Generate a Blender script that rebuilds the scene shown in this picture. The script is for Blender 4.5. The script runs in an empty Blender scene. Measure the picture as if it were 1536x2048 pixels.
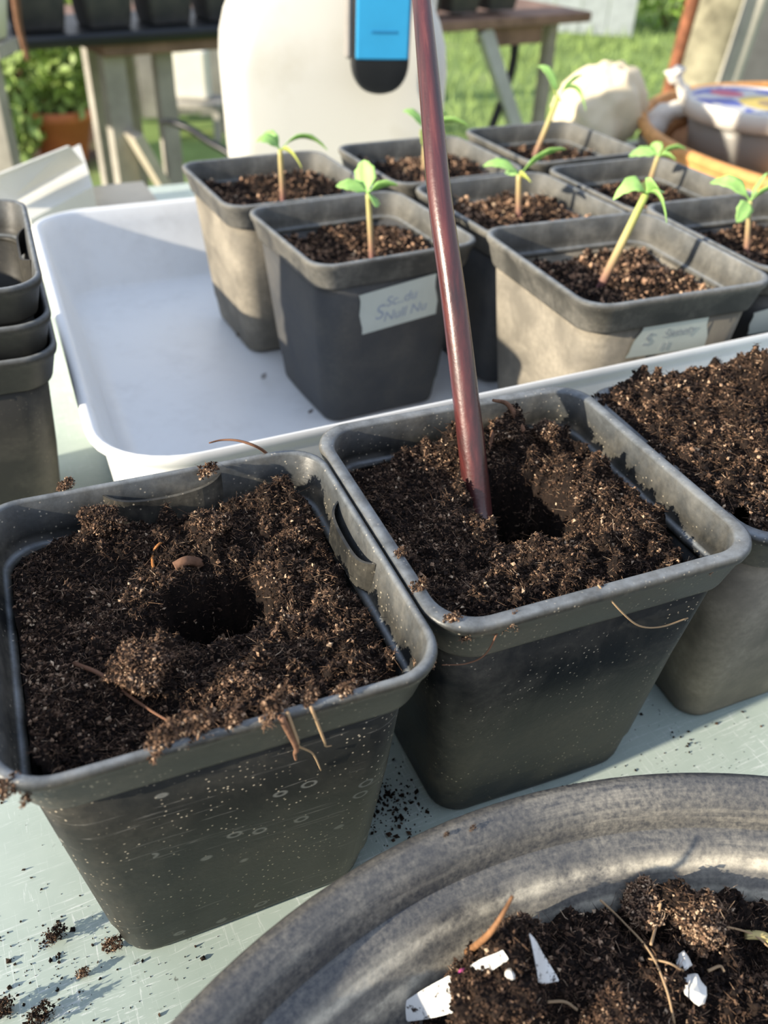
import bpy, math, random
import numpy as np
from mathutils import Vector, Matrix

# ------------------------------------------------------------------ camera, sky, sun, exposure
SC = bpy.context.scene
COL = SC.collection
CAM_H, PITCH, ROLL, FPX = 0.2718, 0.6457, 0.0450, 1730.3
cd = bpy.data.cameras.new('camera'); cam = bpy.data.objects.new('camera', cd); COL.objects.link(cam)
cd.sensor_fit = 'VERTICAL'; cd.sensor_height = 36.0; cd.lens = FPX / 2048 * 36.0
cd.clip_start = 0.01; cd.clip_end = 200
cp, sp = math.cos(PITCH), math.sin(PITCH)
FW = np.array([0, cp, -sp]); UP0 = np.array([0, sp, cp]); RT0 = np.array([1., 0, 0])
RT = RT0 * math.cos(ROLL) + UP0 * math.sin(ROLL); UP = -RT0 * math.sin(ROLL) + UP0 * math.cos(ROLL)
ORG = np.array([0, 0, CAM_H])
cam.matrix_world = Matrix(((RT[0], UP[0], -FW[0], 0), (RT[1], UP[1], -FW[1], 0), (RT[2], UP[2], -FW[2], CAM_H), (0, 0, 0, 1)))
cd.dof.use_dof = True; cd.dof.focus_distance = 0.262; cd.dof.aperture_fstop = 13.0
SC.camera = cam
SC.view_settings.view_transform = 'Standard'; SC.view_settings.look = 'None'
SC.view_settings.gamma = 1.0; SC.view_settings.use_curve_mapping = False
SC.view_settings.exposure = 0.0

SUN_AZ = math.radians(210)      # the sun stands to the left of and a little behind the camera, low
SUN_EL = math.radians(19)
sdir = Vector((math.cos(SUN_AZ) * math.cos(SUN_EL), math.sin(SUN_AZ) * math.cos(SUN_EL), math.sin(SUN_EL)))
sl = bpy.data.lights.new('sun', 'SUN'); so = bpy.data.objects.new('sun', sl); COL.objects.link(so)
so.rotation_euler = sdir.to_track_quat('Z', 'Y').to_euler(); so.location = (-3, -2, 2)
sl.energy = 9.0; sl.color = (1.0, 0.89, 0.72); sl.angle = math.radians(0.9)

wd = bpy.data.worlds.new('sky'); SC.world = wd; wd.use_nodes = True
nt = wd.node_tree; nt.nodes.clear()
wo = nt.nodes.new('ShaderNodeOutputWorld'); bg = nt.nodes.new('ShaderNodeBackground')
tc = nt.nodes.new('ShaderNodeTexCoord'); sx = nt.nodes.new('ShaderNodeSeparateXYZ'); rp = nt.nodes.new('ShaderNodeValToRGB')
rp.color_ramp.elements[0].position = 0.0; rp.color_ramp.elements[0].color = (0.72, 0.74, 0.76, 1)
rp.color_ramp.elements[1].position = 1.0; rp.color_ramp.elements[1].color = (0.52, 0.66, 0.95, 1)
nt.links.new(tc.outputs['Generated'], sx.inputs[0]); nt.links.new(sx.outputs['Z'], rp.inputs[0])
nt.links.new(rp.outputs[0], bg.inputs[0]); nt.links.new(bg.outputs[0], wo.inputs[0])
bg.inputs[1].default_value = 1.15

# ------------------------------------------------------------------ helpers
RNG = np.random.default_rng(7)
PI = math.pi

def ray(px, py):
    d = FW + RT * (px - 768) / FPX - UP * (py - 1024) / FPX
    return d
def at_z(px, py, z):
    d = ray(px, py); return ORG + d * (z - CAM_H) / d[2]
def at_y(px, py, y):
    d = ray(px, py); return ORG + d * y / d[1]
def at_face(px, py, base):                      # on the upright plane through base that faces the lens
    n = np.array([base[0], base[1], 0.]); n /= np.linalg.norm(n)
    d = ray(px, py); return ORG + d * (np.dot(n, base) / np.dot(n, d))

def mat(name, rough=0.6, spec=0.3):
    m = bpy.data.materials.new(name); m.use_nodes = True
    b = m.node_tree.nodes['Principled BSDF']; b.inputs['Roughness'].default_value = rough
    b.inputs['Specular IOR Level'].default_value = spec
    return m, m.node_tree, b
def N(t, kind, **kw):
    n = t.nodes.new(kind)
    for k, v in kw.items():
        if k in n.bl_rna.properties: setattr(n, k, v)
        else: n.inputs[k.replace('_', ' ')].default_value = v
    return n
def ramp(t, src, stops):
    r = t.nodes.new('ShaderNodeValToRGB'); e = r.color_ramp.elements
    while len(e) < len(stops): e.new(0.5)
    for i, (p, c) in enumerate(stops):
        e[i].position = p; e[i].color = (c[0], c[1], c[2], 1) if not isinstance(c, (int, float)) else (c, c, c, 1)
    t.links.new(src, r.inputs[0]); return r.outputs[0]
def mix(t, f, a, b, mode='MIX'):
    m = t.nodes.new('ShaderNodeMix'); m.data_type = 'RGBA'; m.blend_type = mode
    for s, v in ((m.inputs[0], f), (m.inputs[6], a), (m.inputs[7], b)):
        if hasattr(v, 'is_output'): t.links.new(v, s)
        elif isinstance(v, (int, float)): s.default_value = v
        else: s.default_value = (v[0], v[1], v[2], 1)
    return m.outputs[2]
def math_(t, op, a, b=0.0, clamp=False):
    m = t.nodes.new('ShaderNodeMath'); m.operation = op; m.use_clamp = clamp
    for s, v in ((m.inputs[0], a), (m.inputs[1], b)):
        if hasattr(v, 'is_output'): t.links.new(v, s)
        else: s.default_value = v
    return m.outputs[0]
def noise(t, scale, detail=4, rough=0.6, vec=None, dist=0.0):
    n = t.nodes.new('ShaderNodeTexNoise'); n.inputs['Scale'].default_value = scale
    n.inputs['Detail'].default_value = detail; n.inputs['Roughness'].default_value = rough; n.inputs['Distortion'].default_value = dist
    if vec is not None: t.links.new(vec, n.inputs['Vector'])
    return n.outputs['Fac']
def bump(t, b, h, strength=0.3, dist=0.001):
    n = t.nodes.new('ShaderNodeBump'); n.inputs['Strength'].default_value = strength; n.inputs['Distance'].default_value = dist
    t.links.new(h, n.inputs['Height']); t.links.new(n.outputs[0], b.inputs['Normal'])
def objvec(t, scale=None, rot=None):
    c = t.nodes.new('ShaderNodeTexCoord')
    if scale is None and rot is None: return c.outputs['Object']
    m = t.nodes.new('ShaderNodeMapping'); t.links.new(c.outputs['Object'], m.inputs[0])
    if scale: m.inputs['Scale'].default_value = scale
    if rot: m.inputs['Rotation'].default_value = rot
    return m.outputs[0]
def plain(name, col, rough=0.6, spec=0.3, var=0.15, scale=20, trans=0.0):
    m, t, b = mat(name, rough, spec)
    f = noise(t, scale, 4, 0.6, objvec(t))
    c2 = [min(1, c * (1 + var)) for c in col]; c1 = [c * (1 - var) for c in col]
    t.links.new(ramp(t, f, [(0.3, c1), (0.7, c2)]), b.inputs['Base Color'])
    if trans: b.inputs['Transmission Weight'].default_value = trans
    return m

def mesh_np(name, V, F, m, smooth=True, attr=None, parent=None, uvs=None):
    """V (n,3), F (k,3) or (k,4) or list of faces arrays."""
    V = np.asarray(V, dtype=np.float32)
    Fs = F if isinstance(F, list) else [F]
    Fs = [np.asarray(f, dtype=np.int32) for f in Fs if len(f)]
    me = bpy.data.meshes.new(name)
    me.vertices.add(len(V)); me.vertices.foreach_set('co', V.ravel())
    loops = np.concatenate([f.ravel() for f in Fs])
    tot = np.concatenate([np.full(len(f), f.shape[1], np.int32) for f in Fs])
    st = np.concatenate([[0], np.cumsum(tot)[:-1]]).astype(np.int32)
    me.loops.add(len(loops)); me.loops.foreach_set('vertex_index', loops)
    me.polygons.add(len(tot)); me.polygons.foreach_set('loop_start', st); me.polygons.foreach_set('loop_total', tot)
    me.polygons.foreach_set('use_smooth', np.full(len(tot), smooth))
    me.update(calc_edges=True); me.validate()
    if attr is not None:
        a = me.attributes.new('tone', 'FLOAT', 'POINT'); a.data.foreach_set('value', np.asarray(attr, np.float32))
    me.materials.append(m)
    o = bpy.data.objects.new(name, me); COL.objects.link(o)
    if parent is not None: o.parent = parent
    return o
def empty(name, loc, rz=0.0):
    o = bpy.data.objects.new(name, None); o.empty_display_size = 0.01; COL.objects.link(o)
    o.location = loc; o.rotation_euler = (0, 0, rz); return o
def tag(o, label, cat=None, group=None, kind=None):
    if label: o['label'] = label
    if cat: o['category'] = cat
    if group: o['group'] = group
    if kind: o['kind'] = kind
    return o

def ring(a, b, rc, z, n=6, m=4):
    """rounded rectangle half sizes a,b"""
    P = []
    for k, (cx, cy) in enumerate(((1, 1), (-1, 1), (-1, -1), (1, -1))):
        for t in np.linspace(0, PI / 2, n):
            g = t + k * PI / 2
            P.append((cx * (a - rc) + rc * math.cos(g), cy * (b - rc) + rc * math.sin(g)))
    P = np.array(P); out = []
    L = len(P)
    for i in range(L):
        out.append(P[i])
        if (i + 1) % n == 0:
            q = P[(i + 1) % L]
            for s in range(1, m): out.append(P[i] + (q - P[i]) * s / m)
    out = np.array(out)
    return np.c_[out, np.full(len(out), z)]
def loft(rings, closed=False, cap0=False, cap1=False):
    n = len(rings[0]); V = np.vstack(rings); R = len(rings); Q = []; T = []
    idx = np.arange(n)
    for r in range(R if closed else R - 1):
        a = r * n + idx; b = ((r + 1) % R) * n + idx
        Q.append(np.c_[a, np.roll(a, -1), np.roll(b, -1), b])
    Q = np.vstack(Q)
    if cap0:
        c = len(V); V = np.vstack([V, rings[0].mean(0)]); T.append(np.c_[np.roll(idx, -1), idx, np.full(n, c)])
    if cap1:
        c = len(V); V = np.vstack([V, rings[-1].mean(0)]); a = (R - 1) * n + idx; T.append(np.c_[a, np.roll(a, -1), np.full(n, c)])
    return V, [Q] + T
def join(parts):
    V = []; F = {3: [], 4: []}; o = 0
    for v, fs in parts:
        for f in (fs if isinstance(fs, list) else [fs]):
            f = np.asarray(f); F[f.shape[1]].append(f + o)
        V.append(v); o += len(v)
    return np.vstack(V), [np.vstack(F[k]) for k in (3, 4) if F[k]]
def box(sx, sy, sz, c=(0, 0, 0), bev=0.0, rot=None):
    a, b, h = sx / 2, sy / 2, sz / 2
    bev = max(bev, min(sx, sy, sz) * 0.04); r = min(a, b) * 0.2 if bev > min(a, b) else bev
    R = [ring(a - bev, b - bev, r, -h, 3, 1), ring(a, b, r * 1.2, -h + bev, 3, 1), ring(a, b, r * 1.2, h - bev, 3, 1), ring(a - bev, b - bev, r, h, 3, 1)]
    V, F = loft(R, cap0=True, cap1=True)
    if rot is not None: V = V @ np.array(rot).T
    return V + np.array(c), F
def rotz(a): c, s = math.cos(a), math.sin(a); return np.array([[c, -s, 0], [s, c, 0], [0, 0, 1]])
def rot_to(d):
    return np.array(Vector(d).to_track_quat('Z', 'Y').to_matrix())
def beam(p, q, w, t, up=None):
    """a board from p to q, w wide, t thick"""
    p = np.array(p, float); q = np.array(q, float); d = q - p; L = np.linalg.norm(d); d = d / L
    up = np.array([0, 0, 1.]) if up is None else np.array(up, float)
    if abs(np.dot(d, up)) > 0.95: up = np.array([0, 1., 0])
    x = np.cross(up, d); x /= np.linalg.norm(x); y = np.cross(d, x)
    V, F = box(w, t, L)
    return V @ np.array([x, y, d]) + (p + q) / 2, F
def tube(P, R, n=8, caps=True):
    P = np.array(P, float); k = len(P); R = np.full(k, R) if np.isscalar(R) else np.array(R, float)
    T = np.gradient(P, axis=0); T /= np.linalg.norm(T, axis=1)[:, None] + 1e-12
    ref = np.array([0, 0, 1.]) if abs(T[0][2]) < 0.9 else np.array([1., 0, 0])
    u = np.cross(T[0], ref); u /= np.linalg.norm(u); rings = []
    an = np.linspace(0, 2 * PI, n, endpoint=False)
    for i in range(k):
        u = u - T[i] * np.dot(u, T[i]); u /= np.linalg.norm(u); v = np.cross(T[i], u)
        rings.append(P[i] + R[i] * (np.cos(an)[:, None] * u + np.sin(an)[:, None] * v))
    return loft(rings, cap0=caps, cap1=caps)
def spline(pts, n=16):
    """Catmull-Rom through pts"""
    P = np.array(pts, float); P = np.vstack([2 * P[0] - P[1], P, 2 * P[-1] - P[-2]]); out = []
    seg = len(P) - 3
    for s in np.linspace(0, seg, n):
        i = min(int(s), seg - 1); t = s - i; a, b, c, d = P[i:i + 4]
        out.append(0.5 * ((2 * b) + (-a + c) * t + (2 * a - 5 * b + 4 * c - d) * t * t + (-a + 3 * b - 3 * c + d) * t ** 3))
    return np.array(out)
def lathe(prof, n=64, c=(0, 0, 0)):
    an = np.linspace(0, 2 * PI, n, endpoint=False)
    R = [np.c_[r * np.cos(an), r * np.sin(an), np.full(n, z)] + np.array(c) for r, z in prof]
    return R
def _h(ix, iy, seed):
    x = (ix.astype(np.int64) * 374761393 + iy.astype(np.int64) * 668265263 + seed * 974711) & 0x7fffffff
    x = (x ^ (x >> 13)) * 1274126177 & 0x7fffffff
    return ((x ^ (x >> 16)) & 0xffff) / 65535.0
def vnoise(x, y, seed=0):
    ix = np.floor(x).astype(int); iy = np.floor(y).astype(int); fx = x - ix; fy = y - iy
    fx = fx * fx * (3 - 2 * fx); fy = fy * fy * (3 - 2 * fy)
    a = _h(ix, iy, seed); b = _h(ix + 1, iy, seed); c = _h(ix, iy + 1, seed); d = _h(ix + 1, iy + 1, seed)
    return (a * (1 - fx) + b * fx) * (1 - fy) + (c * (1 - fx) + d * fx) * fy - 0.5
def fbm(x, y, sc, oc=4, seed=0, g=0.55):
    s = 0; a = 1.0
    for o in range(oc):
        s = s + a * vnoise(x * sc, y * sc, seed + o * 17); sc *= 2.05; a *= g
    return s

# ------------------------------------------------------------------ materials
def pot_plastic(name, dust=0.3, specks=0.5, rings=False, base=(0.009, 0.0105, 0.0115), rough=0.42, dcol=(0.30, 0.27, 0.21), mlo=0.50, spec=0.22, con=0.08):
    m, t, b = mat(name, rough, spec)
    v = objvec(t)
    film = noise(t, 38, 6, 0.62, v, 0.4)
    f1 = ramp(t, film, [(0.40, 0.0), (0.66, 1.0)])
    fine = noise(t, 420, 3, 0.6, v)
    f2 = math_(t, 'MULTIPLY', f1, ramp(t, fine, [(0.3, 0.45), (0.7, 1.0)]))
    f3 = math_(t, 'ADD', math_(t, 'MULTIPLY', f2, dust), con, True)
    wa = t.nodes.new('ShaderNodeAttribute'); wa.attribute_name = 'rim_sheen'
    rim_sheen = math_(t, 'MULTIPLY', wa.outputs['Fac'], ramp(t, noise(t, 150, 4, 0.7, v), [(0.30, 0.35), (0.65, 1.0)]))
    col = mix(t, f3, base, dcol)
    vo = N(t, 'ShaderNodeTexVoronoi', feature='F1', Scale=620.0); t.links.new(v, vo.inputs['Vector'])
    sp1 = ramp(t, vo.outputs['Distance'], [(0.10, 1.0), (0.24, 0.0)])
    msk = ramp(t, noise(t, 55, 4, 0.7, v), [(mlo, 0.0), (mlo + 0.14, 1.0)])
    rnd = t.nodes.new('ShaderNodeSeparateColor'); t.links.new(vo.outputs['Color'], rnd.inputs[0])
    pick = math_(t, 'GREATER_THAN', rnd.outputs[0], 0.45)
    s = math_(t, 'MULTIPLY', math_(t, 'MULTIPLY', sp1, msk), math_(t, 'MULTIPLY', pick, specks))
    col = mix(t, s, col, (0.50, 0.43, 0.32))
    if rings:
        v2 = N(t, 'ShaderNodeTexVoronoi', feature='F1', Scale=130.0); t.links.new(objvec(t, (1, 1, 1.5)), v2.inputs['Vector'])
        rr = ramp(t, v2.outputs['Distance'], [(0.17, 0.0), (0.24, 1.0), (0.28, 1.0), (0.34, 0.0)])
        r2 = t.nodes.new('ShaderNodeSeparateColor'); t.links.new(v2.outputs['Color'], r2.inputs[0])
        pk = math_(t, 'GREATER_THAN', r2.outputs[1], 0.86)
        col = mix(t, math_(t, 'MULTIPLY', math_(t, 'MULTIPLY', rr, pk), 0.30), col, (0.42, 0.42, 0.38))
        sc = noise(t, 60, 2, 0.5, objvec(t, (0.5, 0.5, 12), (0, 0.5, 0)))
        col = mix(t, math_(t, 'MULTIPLY', ramp(t, sc, [(0.66, 0.0), (0.70, 1.0), (0.71, 0.0)]), 0.25), col, (0.4, 0.38, 0.34))
    col = mix(t, math_(t, 'MULTIPLY', rim_sheen, 0.75), col, (0.33, 0.36, 0.38))  # sky sheen of the rims, painted as pale blue-grey into the base colour
    t.links.new(col, b.inputs['Base Color'])
    t.links.new(ramp(t, f3, [(0.0, rough), (0.6, 0.75)]), b.inputs['Roughness'])
    bump(t, b, fine, 0.15, 0.0006)
    return m
M_pot_front = pot_plastic('black_plastic_speckled', 0.12, 0.95, True, mlo=0.42, con=0.02, base=(0.011, 0.013, 0.013), spec=0.2)
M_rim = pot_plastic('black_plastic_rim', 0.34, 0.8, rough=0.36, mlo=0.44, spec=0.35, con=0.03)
M_pot_mid = pot_plastic('black_plastic_dusty', 0.22, 0.35)
M_pot_tan = pot_plastic('black_plastic_very_dusty', 0.45, 0.3, con=0.42, dcol=(0.38, 0.34, 0.27))
M_pot_dark = pot_plastic('black_plastic_clean', 0.16, 0.1, base=(0.036, 0.040, 0.047), rough=0.5, spec=0.35)
M_rim_back = pot_plastic('dusty_rim', 0.40, 0.2, con=0.14, dcol=(0.36, 0.34, 0.29))
M_stack = pot_plastic('black_plastic_stack', 0.16, 0.15)

def compost_mat(name, warm=1.0, wet=0.0):
    m, t, b = mat(name, 0.88, 0.15)
    a = t.nodes.new('ShaderNodeAttribute'); a.attribute_name = 'tone'
    n1 = noise(t, 900, 4, 0.7, objvec(t)); n2 = noise(t, 90, 3, 0.6, objvec(t))
    s = math_(t, 'ADD', a.outputs['Fac'], math_(t, 'ADD', math_(t, 'MULTIPLY', math_(t, 'SUBTRACT', n1, 0.5), 0.7), math_(t, 'MULTIPLY', math_(t, 'SUBTRACT', n2, 0.5), 0.5)), True)
    w = warm
    c = ramp(t, s, [(0.0, (0.010, 0.007, 0.006)), (0.35, (0.028, 0.018, 0.013)), (0.58, (0.098 * w, 0.058 * w, 0.038 * w)), (0.80, (0.30 * w, 0.185 * w, 0.115 * w)), (1.0, (0.66, 0.49, 0.33))])
    t.links.new(c, b.inputs['Base Color'])
    bump(t, b, n1, 0.6, 0.0006)
    return m
M_comp = compost_mat('compost'); M_comp_back = compost_mat('compost_back', 2.3)

m, t, b = mat('mint_painted_table', 0.42, 0.4); v = objvec(t)
blot = noise(t, 9, 6, 0.65, v); sc1 = noise(t, 60, 4, 0.7, objvec(t, (1, 16, 1), (0, 0, 0.5)), 0.5); sc2 = noise(t, 75, 4, 0.7, objvec(t, (14, 1, 1), (0, 0, 0.9)), 0.7)
sc3 = noise(t, 45, 3, 0.7, objvec(t, (1, 24, 1), (0, 0, -0.35)), 0.9)
smk = ramp(t, noise(t, 22, 4, 0.7, v), [(0.38, 0.4), (0.58, 1.6)])
c = ramp(t, blot, [(0.25, (0.34, 0.42, 0.37)), (0.55, (0.47, 0.55, 0.49)), (0.8, (0.60, 0.66, 0.60))])
for s_, k in ((sc1, 0.5), (sc2, 0.5), (sc3, 0.5)):
    c = mix(t, math_(t, 'MULTIPLY', math_(t, 'MULTIPLY', ramp(t, s_, [(0.60, 0.0), (0.66, 1.0), (0.70, 0.0)]), smk), k), c, (0.78, 0.82, 0.80))
dirt = ramp(t, noise(t, 300, 3, 0.6, v), [(0.66, 0.0), (0.74, 1.0)])
dm = ramp(t, noise(t, 14, 3, 0.6, v), [(0.45, 0.0), (0.65, 1.0)])
c = mix(t, math_(t, 'MULTIPLY', math_(t, 'MULTIPLY', dirt, dm), 0.75), c, (0.06, 0.055, 0.045))
t.links.new(c, b.inputs['Base Color']); bump(t, b, blot, 0.1, 0.0005); M_table = m

m, t, b = mat('white_tray_plastic', 0.35, 0.5); v = objvec(t)
g = ramp(t, noise(t, 26, 6, 0.65, v), [(0.42, 0.0), (0.75, 1.0)])
gm = ramp(t, noise(t, 90, 4, 0.7, v), [(0.40, 0.0), (0.70, 1.0)])
c = mix(t, math_(t, 'MULTIPLY', math_(t, 'MULTIPLY', g, gm), 0.30), (0.88, 0.89, 0.88), (0.42, 0.40, 0.38)); t.links.new(c, b.inputs['Base Color'])
M_tray = m
m, t, b = mat('basin_plastic', 0.40, 0.5); v = objvec(t)
# rubbing marks run around the basin: stretch noise by radius
cx = t.nodes.new('ShaderNodeVectorMath'); cx.operation = 'MULTIPLY'; t.links.new(v, cx.inputs[0]); cx.inputs[1].default_value = (1, 1, 0)
ln = t.nodes.new('ShaderNodeVectorMath'); ln.operation = 'LENGTH'; t.links.new(cx.outputs[0], ln.inputs[0])
sep = t.nodes.new('ShaderNodeSeparateXYZ'); t.links.new(v, sep.inputs[0])
ang = math_(t, 'ARCTAN2', sep.outputs['Y'], sep.outputs['X'])
cmb = t.nodes.new('ShaderNodeCombineXYZ'); t.links.new(ln.outputs['Value'], cmb.inputs[0]); t.links.new(math_(t, 'MULTIPLY', ang, 0.006), cmb.inputs[1]); t.links.new(sep.outputs['Z'], cmb.inputs[2])
st1 = noise(t, 420, 5, 0.7, cmb.outputs[0]); st2 = noise(t, 110, 5, 0.7, cmb.outputs[0]); bl = noise(t, 45, 6, 0.7, v)
f = math_(t, 'ADD', math_(t, 'MULTIPLY', ramp(t, st1, [(0.52, 0.0), (0.72, 1.0)]), 0.16), math_(t, 'ADD', math_(t, 'MULTIPLY', ramp(t, st2, [(0.42, 0.0), (0.7, 1.0)]), 0.08), math_(t, 'MULTIPLY', ramp(t, noise(t, 700, 3, 0.7, v), [(0.35, 0.0), (0.75, 1.0)]), 0.26)))
f = math_(t, 'MULTIPLY', f, ramp(t, bl, [(0.30, 0.25), (0.65, 1.3)]), True)
# two chalky lime rings left by water at fixed heights
zw = math_(t, 'ADD', math_(t, 'MULTIPLY', sep.outputs['Z'], 12.0), math_(t, 'MULTIPLY', math_(t, 'SUBTRACT', noise(t, 18, 2, 0.5, v), 0.5), 0.03))
zr = ramp(t, zw, [(0.53, 0.0), (0.585, 0.7), (0.605, 1.0), (0.62, 0.25), (0.665, 0.15), (0.685, 0.9), (0.705, 1.0), (0.735, 0.0)])
f = math_(t, 'ADD', f, math_(t, 'MULTIPLY', math_(t, 'MULTIPLY', zr, ramp(t, noise(t, 70, 5, 0.75, v), [(0.35, 0.0), (0.62, 1.0)])), 1.0), True)
t.links.new(mix(t, f, (0.050, 0.052, 0.057), (0.58, 0.53, 0.42)), b.inputs['Base Color'])
fs = N(t, 'ShaderNodeTexVoronoi', feature='F1', Scale=500.0); t.links.new(v, fs.inputs['Vector'])
bump(t, b, noise(t, 500, 3, 0.6, v), 0.2, 0.0006); M_basin = m

M_white = plain('white_container_plastic', (0.70, 0.69, 0.62), 0.45, 0.4, 0.05, 18)
m, t, b = mat('stained_white_plastic', 0.42, 0.4); v = objvec(t)
t.links.new(mix(t, math_(t, 'MULTIPLY', ramp(t, noise(t, 14, 5, 0.6, v), [(0.5, 0.0), (0.72, 1.0)]), 0.35), (0.66, 0.65, 0.59), (0.46, 0.42, 0.30)), b.inputs['Base Color']); M_jug = m
M_blue = plain('blue_rubber', (0.035, 0.33, 0.62), 0.5, 0.3, 0.06, 30)
M_black = plain('black_rubber', (0.012, 0.014, 0.016), 0.4, 0.4)
M_greymetal = plain('grey_metal', (0.30, 0.28, 0.26), 0.45, 0.5)
m, t, b = mat('dark_red_rod', 0.22, 0.6); v = objvec(t, (1, 1, 0.04))
t.links.new(ramp(t, noise(t, 300, 4, 0.6, v), [(0.32, (0.030, 0.012, 0.012)), (0.55, (0.085, 0.020, 0.019)), (0.75, (0.16, 0.045, 0.036))]), b.inputs['Base Color'])
t.links.new(ramp(t, noise(t, 240, 4, 0.6, v), [(0.3, 0.16), (0.7, 0.5)]), b.inputs['Roughness']); bump(t, b, noise(t, 700, 3, 0.6, objvec(t)), 0.25, 0.0004)
b.inputs['Coat Weight'].default_value = 0.5; b.inputs['Coat Roughness'].default_value = 0.2
M_rod = m
def leafmat(name, c):
    m, t, b = mat(name, 0.5, 0.3); n = noise(t, 120, 3, 0.6, objvec(t))
    t.links.new(ramp(t, n, [(0.3, [k * 0.8 for k in c]), (0.7, [min(1, k * 1.2) for k in c])]), b.inputs['Base Color'])
    b.inputs['Subsurface Weight'].default_value = 0.25; b.inputs['Subsurface Radius'].default_value = (0.002, 0.003, 0.001); b.inputs['Subsurface Scale'].default_value = 0.5
    return m
M_leaf = leafmat('seedling_leaf', (0.30, 0.52, 0.16)); M_leaf_y = leafmat('yellowing_leaf', (0.50, 0.56, 0.14)); M_leaf_d = leafmat('garden_leaf', (0.26, 0.36, 0.10))
m, t, b = mat('pale_stem', 0.5, 0.3); sp_ = t.nodes.new('ShaderNodeSeparateXYZ'); t.links.new(objvec(t), sp_.inputs[0])
t.links.new(ramp(t, math_(t, 'MULTIPLY', sp_.outputs['Z'], 20.0), [(0.0, (0.20, 0.09, 0.09)), (0.16, (0.36, 0.22, 0.14)), (0.5, (0.52, 0.44, 0.20)), (0.9, (0.40, 0.48, 0.14))]), b.inputs['Base Color']); M_stem = m
M_fibre = plain('straw_fibre', (0.38, 0.26, 0.15), 0.7, 0.2); M_root = plain('brown_root', (0.17, 0.085, 0.05), 0.7, 0.2); M_orange_root = plain('orange_root', (0.42, 0.17, 0.05), 0.6, 0.3)
M_bark = plain('bark_chip', (0.20, 0.11, 0.07), 0.8, 0.1, 0.4, 300)
M_stone = plain('white_stone', (0.74, 0.72, 0.66), 0.8, 0.2, 0.12, 200); M_pebble = plain('sandy_pebble', (0.55, 0.40, 0.25), 0.85, 0.1, 0.3, 500)
M_tape = plain('masking_tape', (0.56, 0.60, 0.54), 0.7, 0.2, 0.05, 60); M_ink = plain('faded_blue_ink', (0.38, 0.43, 0.50), 0.8, 0.1)
M_ink2 = plain('faded_grey_ink', (0.36, 0.39, 0.40), 0.8, 0.1)
M_wood = plain('weathered_grey_wood', (0.36, 0.34, 0.30), 0.8, 0.15, 0.25, 12); M_wood_d = plain('bench_board', (0.25, 0.16, 0.12), 0.7, 0.2, 0.3, 20)
M_wood_b = plain('beige_board', (0.52, 0.47, 0.38), 0.8, 0.15, 0.2, 10)
M_rust = plain('rusty_steel', (0.24, 0.09, 0.045), 0.7, 0.3, 0.4, 60); M_terra = plain('terracotta', (0.52, 0.17, 0.075), 0.8, 0.15, 0.15, 12)
M_linen = plain('cream_linen', (0.74, 0.64, 0.46), 0.85, 0.1, 0.06, 40); M_paper = plain('white_paper', (0.74, 0.70, 0.63), 0.8, 0.1, 0.05, 40)
M_wicker = plain('orange_cane', (0.62, 0.30, 0.10), 0.55, 0.3, 0.25, 60); M_brown = plain('torn_brown_card', (0.42, 0.22, 0.10), 0.8, 0.1)
M_lime = plain('mottled_tree_bark', (0.30, 0.28, 0.20), 0.9, 0.1, 0.45, 16)

# ------------------------------------------------------------------ ground and setting
GZ = -0.75
gx, gy = np.meshgrid(np.linspace(-14, 16, 90), np.linspace(-6, 24, 90))
gz = GZ + 0.03 * fbm(gx, gy, 1.1, 4, 3)
ii = np.arange(89 * 90).reshape(89, 90)[:, :89]
F = np.stack([ii, ii + 1, ii + 91, ii + 90], -1).reshape(-1, 4)
m, t, b = mat('lawn', 0.9, 0.1); v = objvec(t)
gcol = ramp(t, noise(t, 2.2, 6, 0.7, v), [(0.3, (0.14, 0.20, 0.06)), (0.55, (0.22, 0.31, 0.10)), (0.75, (0.32, 0.38, 0.15))])
soilc = (0.10, 0.065, 0.045)
sg = t.nodes.new('ShaderNodeSeparateXYZ'); t.links.new(v, sg.inputs[0])
edge = math_(t, 'ADD', sg.outputs['X'], math_(t, 'MULTIPLY', noise(t, 1.5, 3, 0.6, v), 0.6))
gcol = mix(t, ramp(t, math_(t, 'MULTIPLY', math_(t, 'ADD', edge, 1.2), 1.5), [(0.2, 1.0), (0.5, 0.0)]), gcol, soilc)
t.links.new(gcol, b.inputs['Base Color']); M_lawn = m
o = mesh_np('ground', np.c_[gx.ravel(), gy.ravel(), gz.ravel()], F, M_lawn)
tag(o, 'green lawn with a brown soil bed on the left behind the tables', None, None, 'structure')
# grass blades near the part of the lawn that shows
nb = 9000
bx_ = RNG.uniform(0.1, 4.2, nb); by_ = RNG.uniform(2.6, 9.5, nb); hh = RNG.uniform(0.03, 0.10, nb); aa = RNG.uniform(0, 2 * PI, nb); w = 0.006
lean = RNG.normal(0, 0.03, (nb, 2)); V = np.zeros((nb, 3, 3)); zz = GZ + 0.03 * fbm(bx_, by_, 1.1, 4, 3) - 0.005
V[:, 0] = np.c_[bx_ - w * np.cos(aa), by_ - w * np.sin(aa), zz]; V[:, 1] = np.c_[bx_ + w * np.cos(aa), by_ + w * np.sin(aa), zz]
V[:, 2] = np.c_[bx_ + lean[:, 0], by_ + lean[:, 1], zz + hh]
o = mesh_np('grass', V.reshape(-1, 3), np.arange(nb * 3).reshape(-1, 3), plain('grass_blades', (0.26, 0.36, 0.12), 0.8, 0.1, 0.3, 3), False)
tag(o, 'short grass blades growing on the lawn', 'grass', None, 'stuff')

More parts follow.
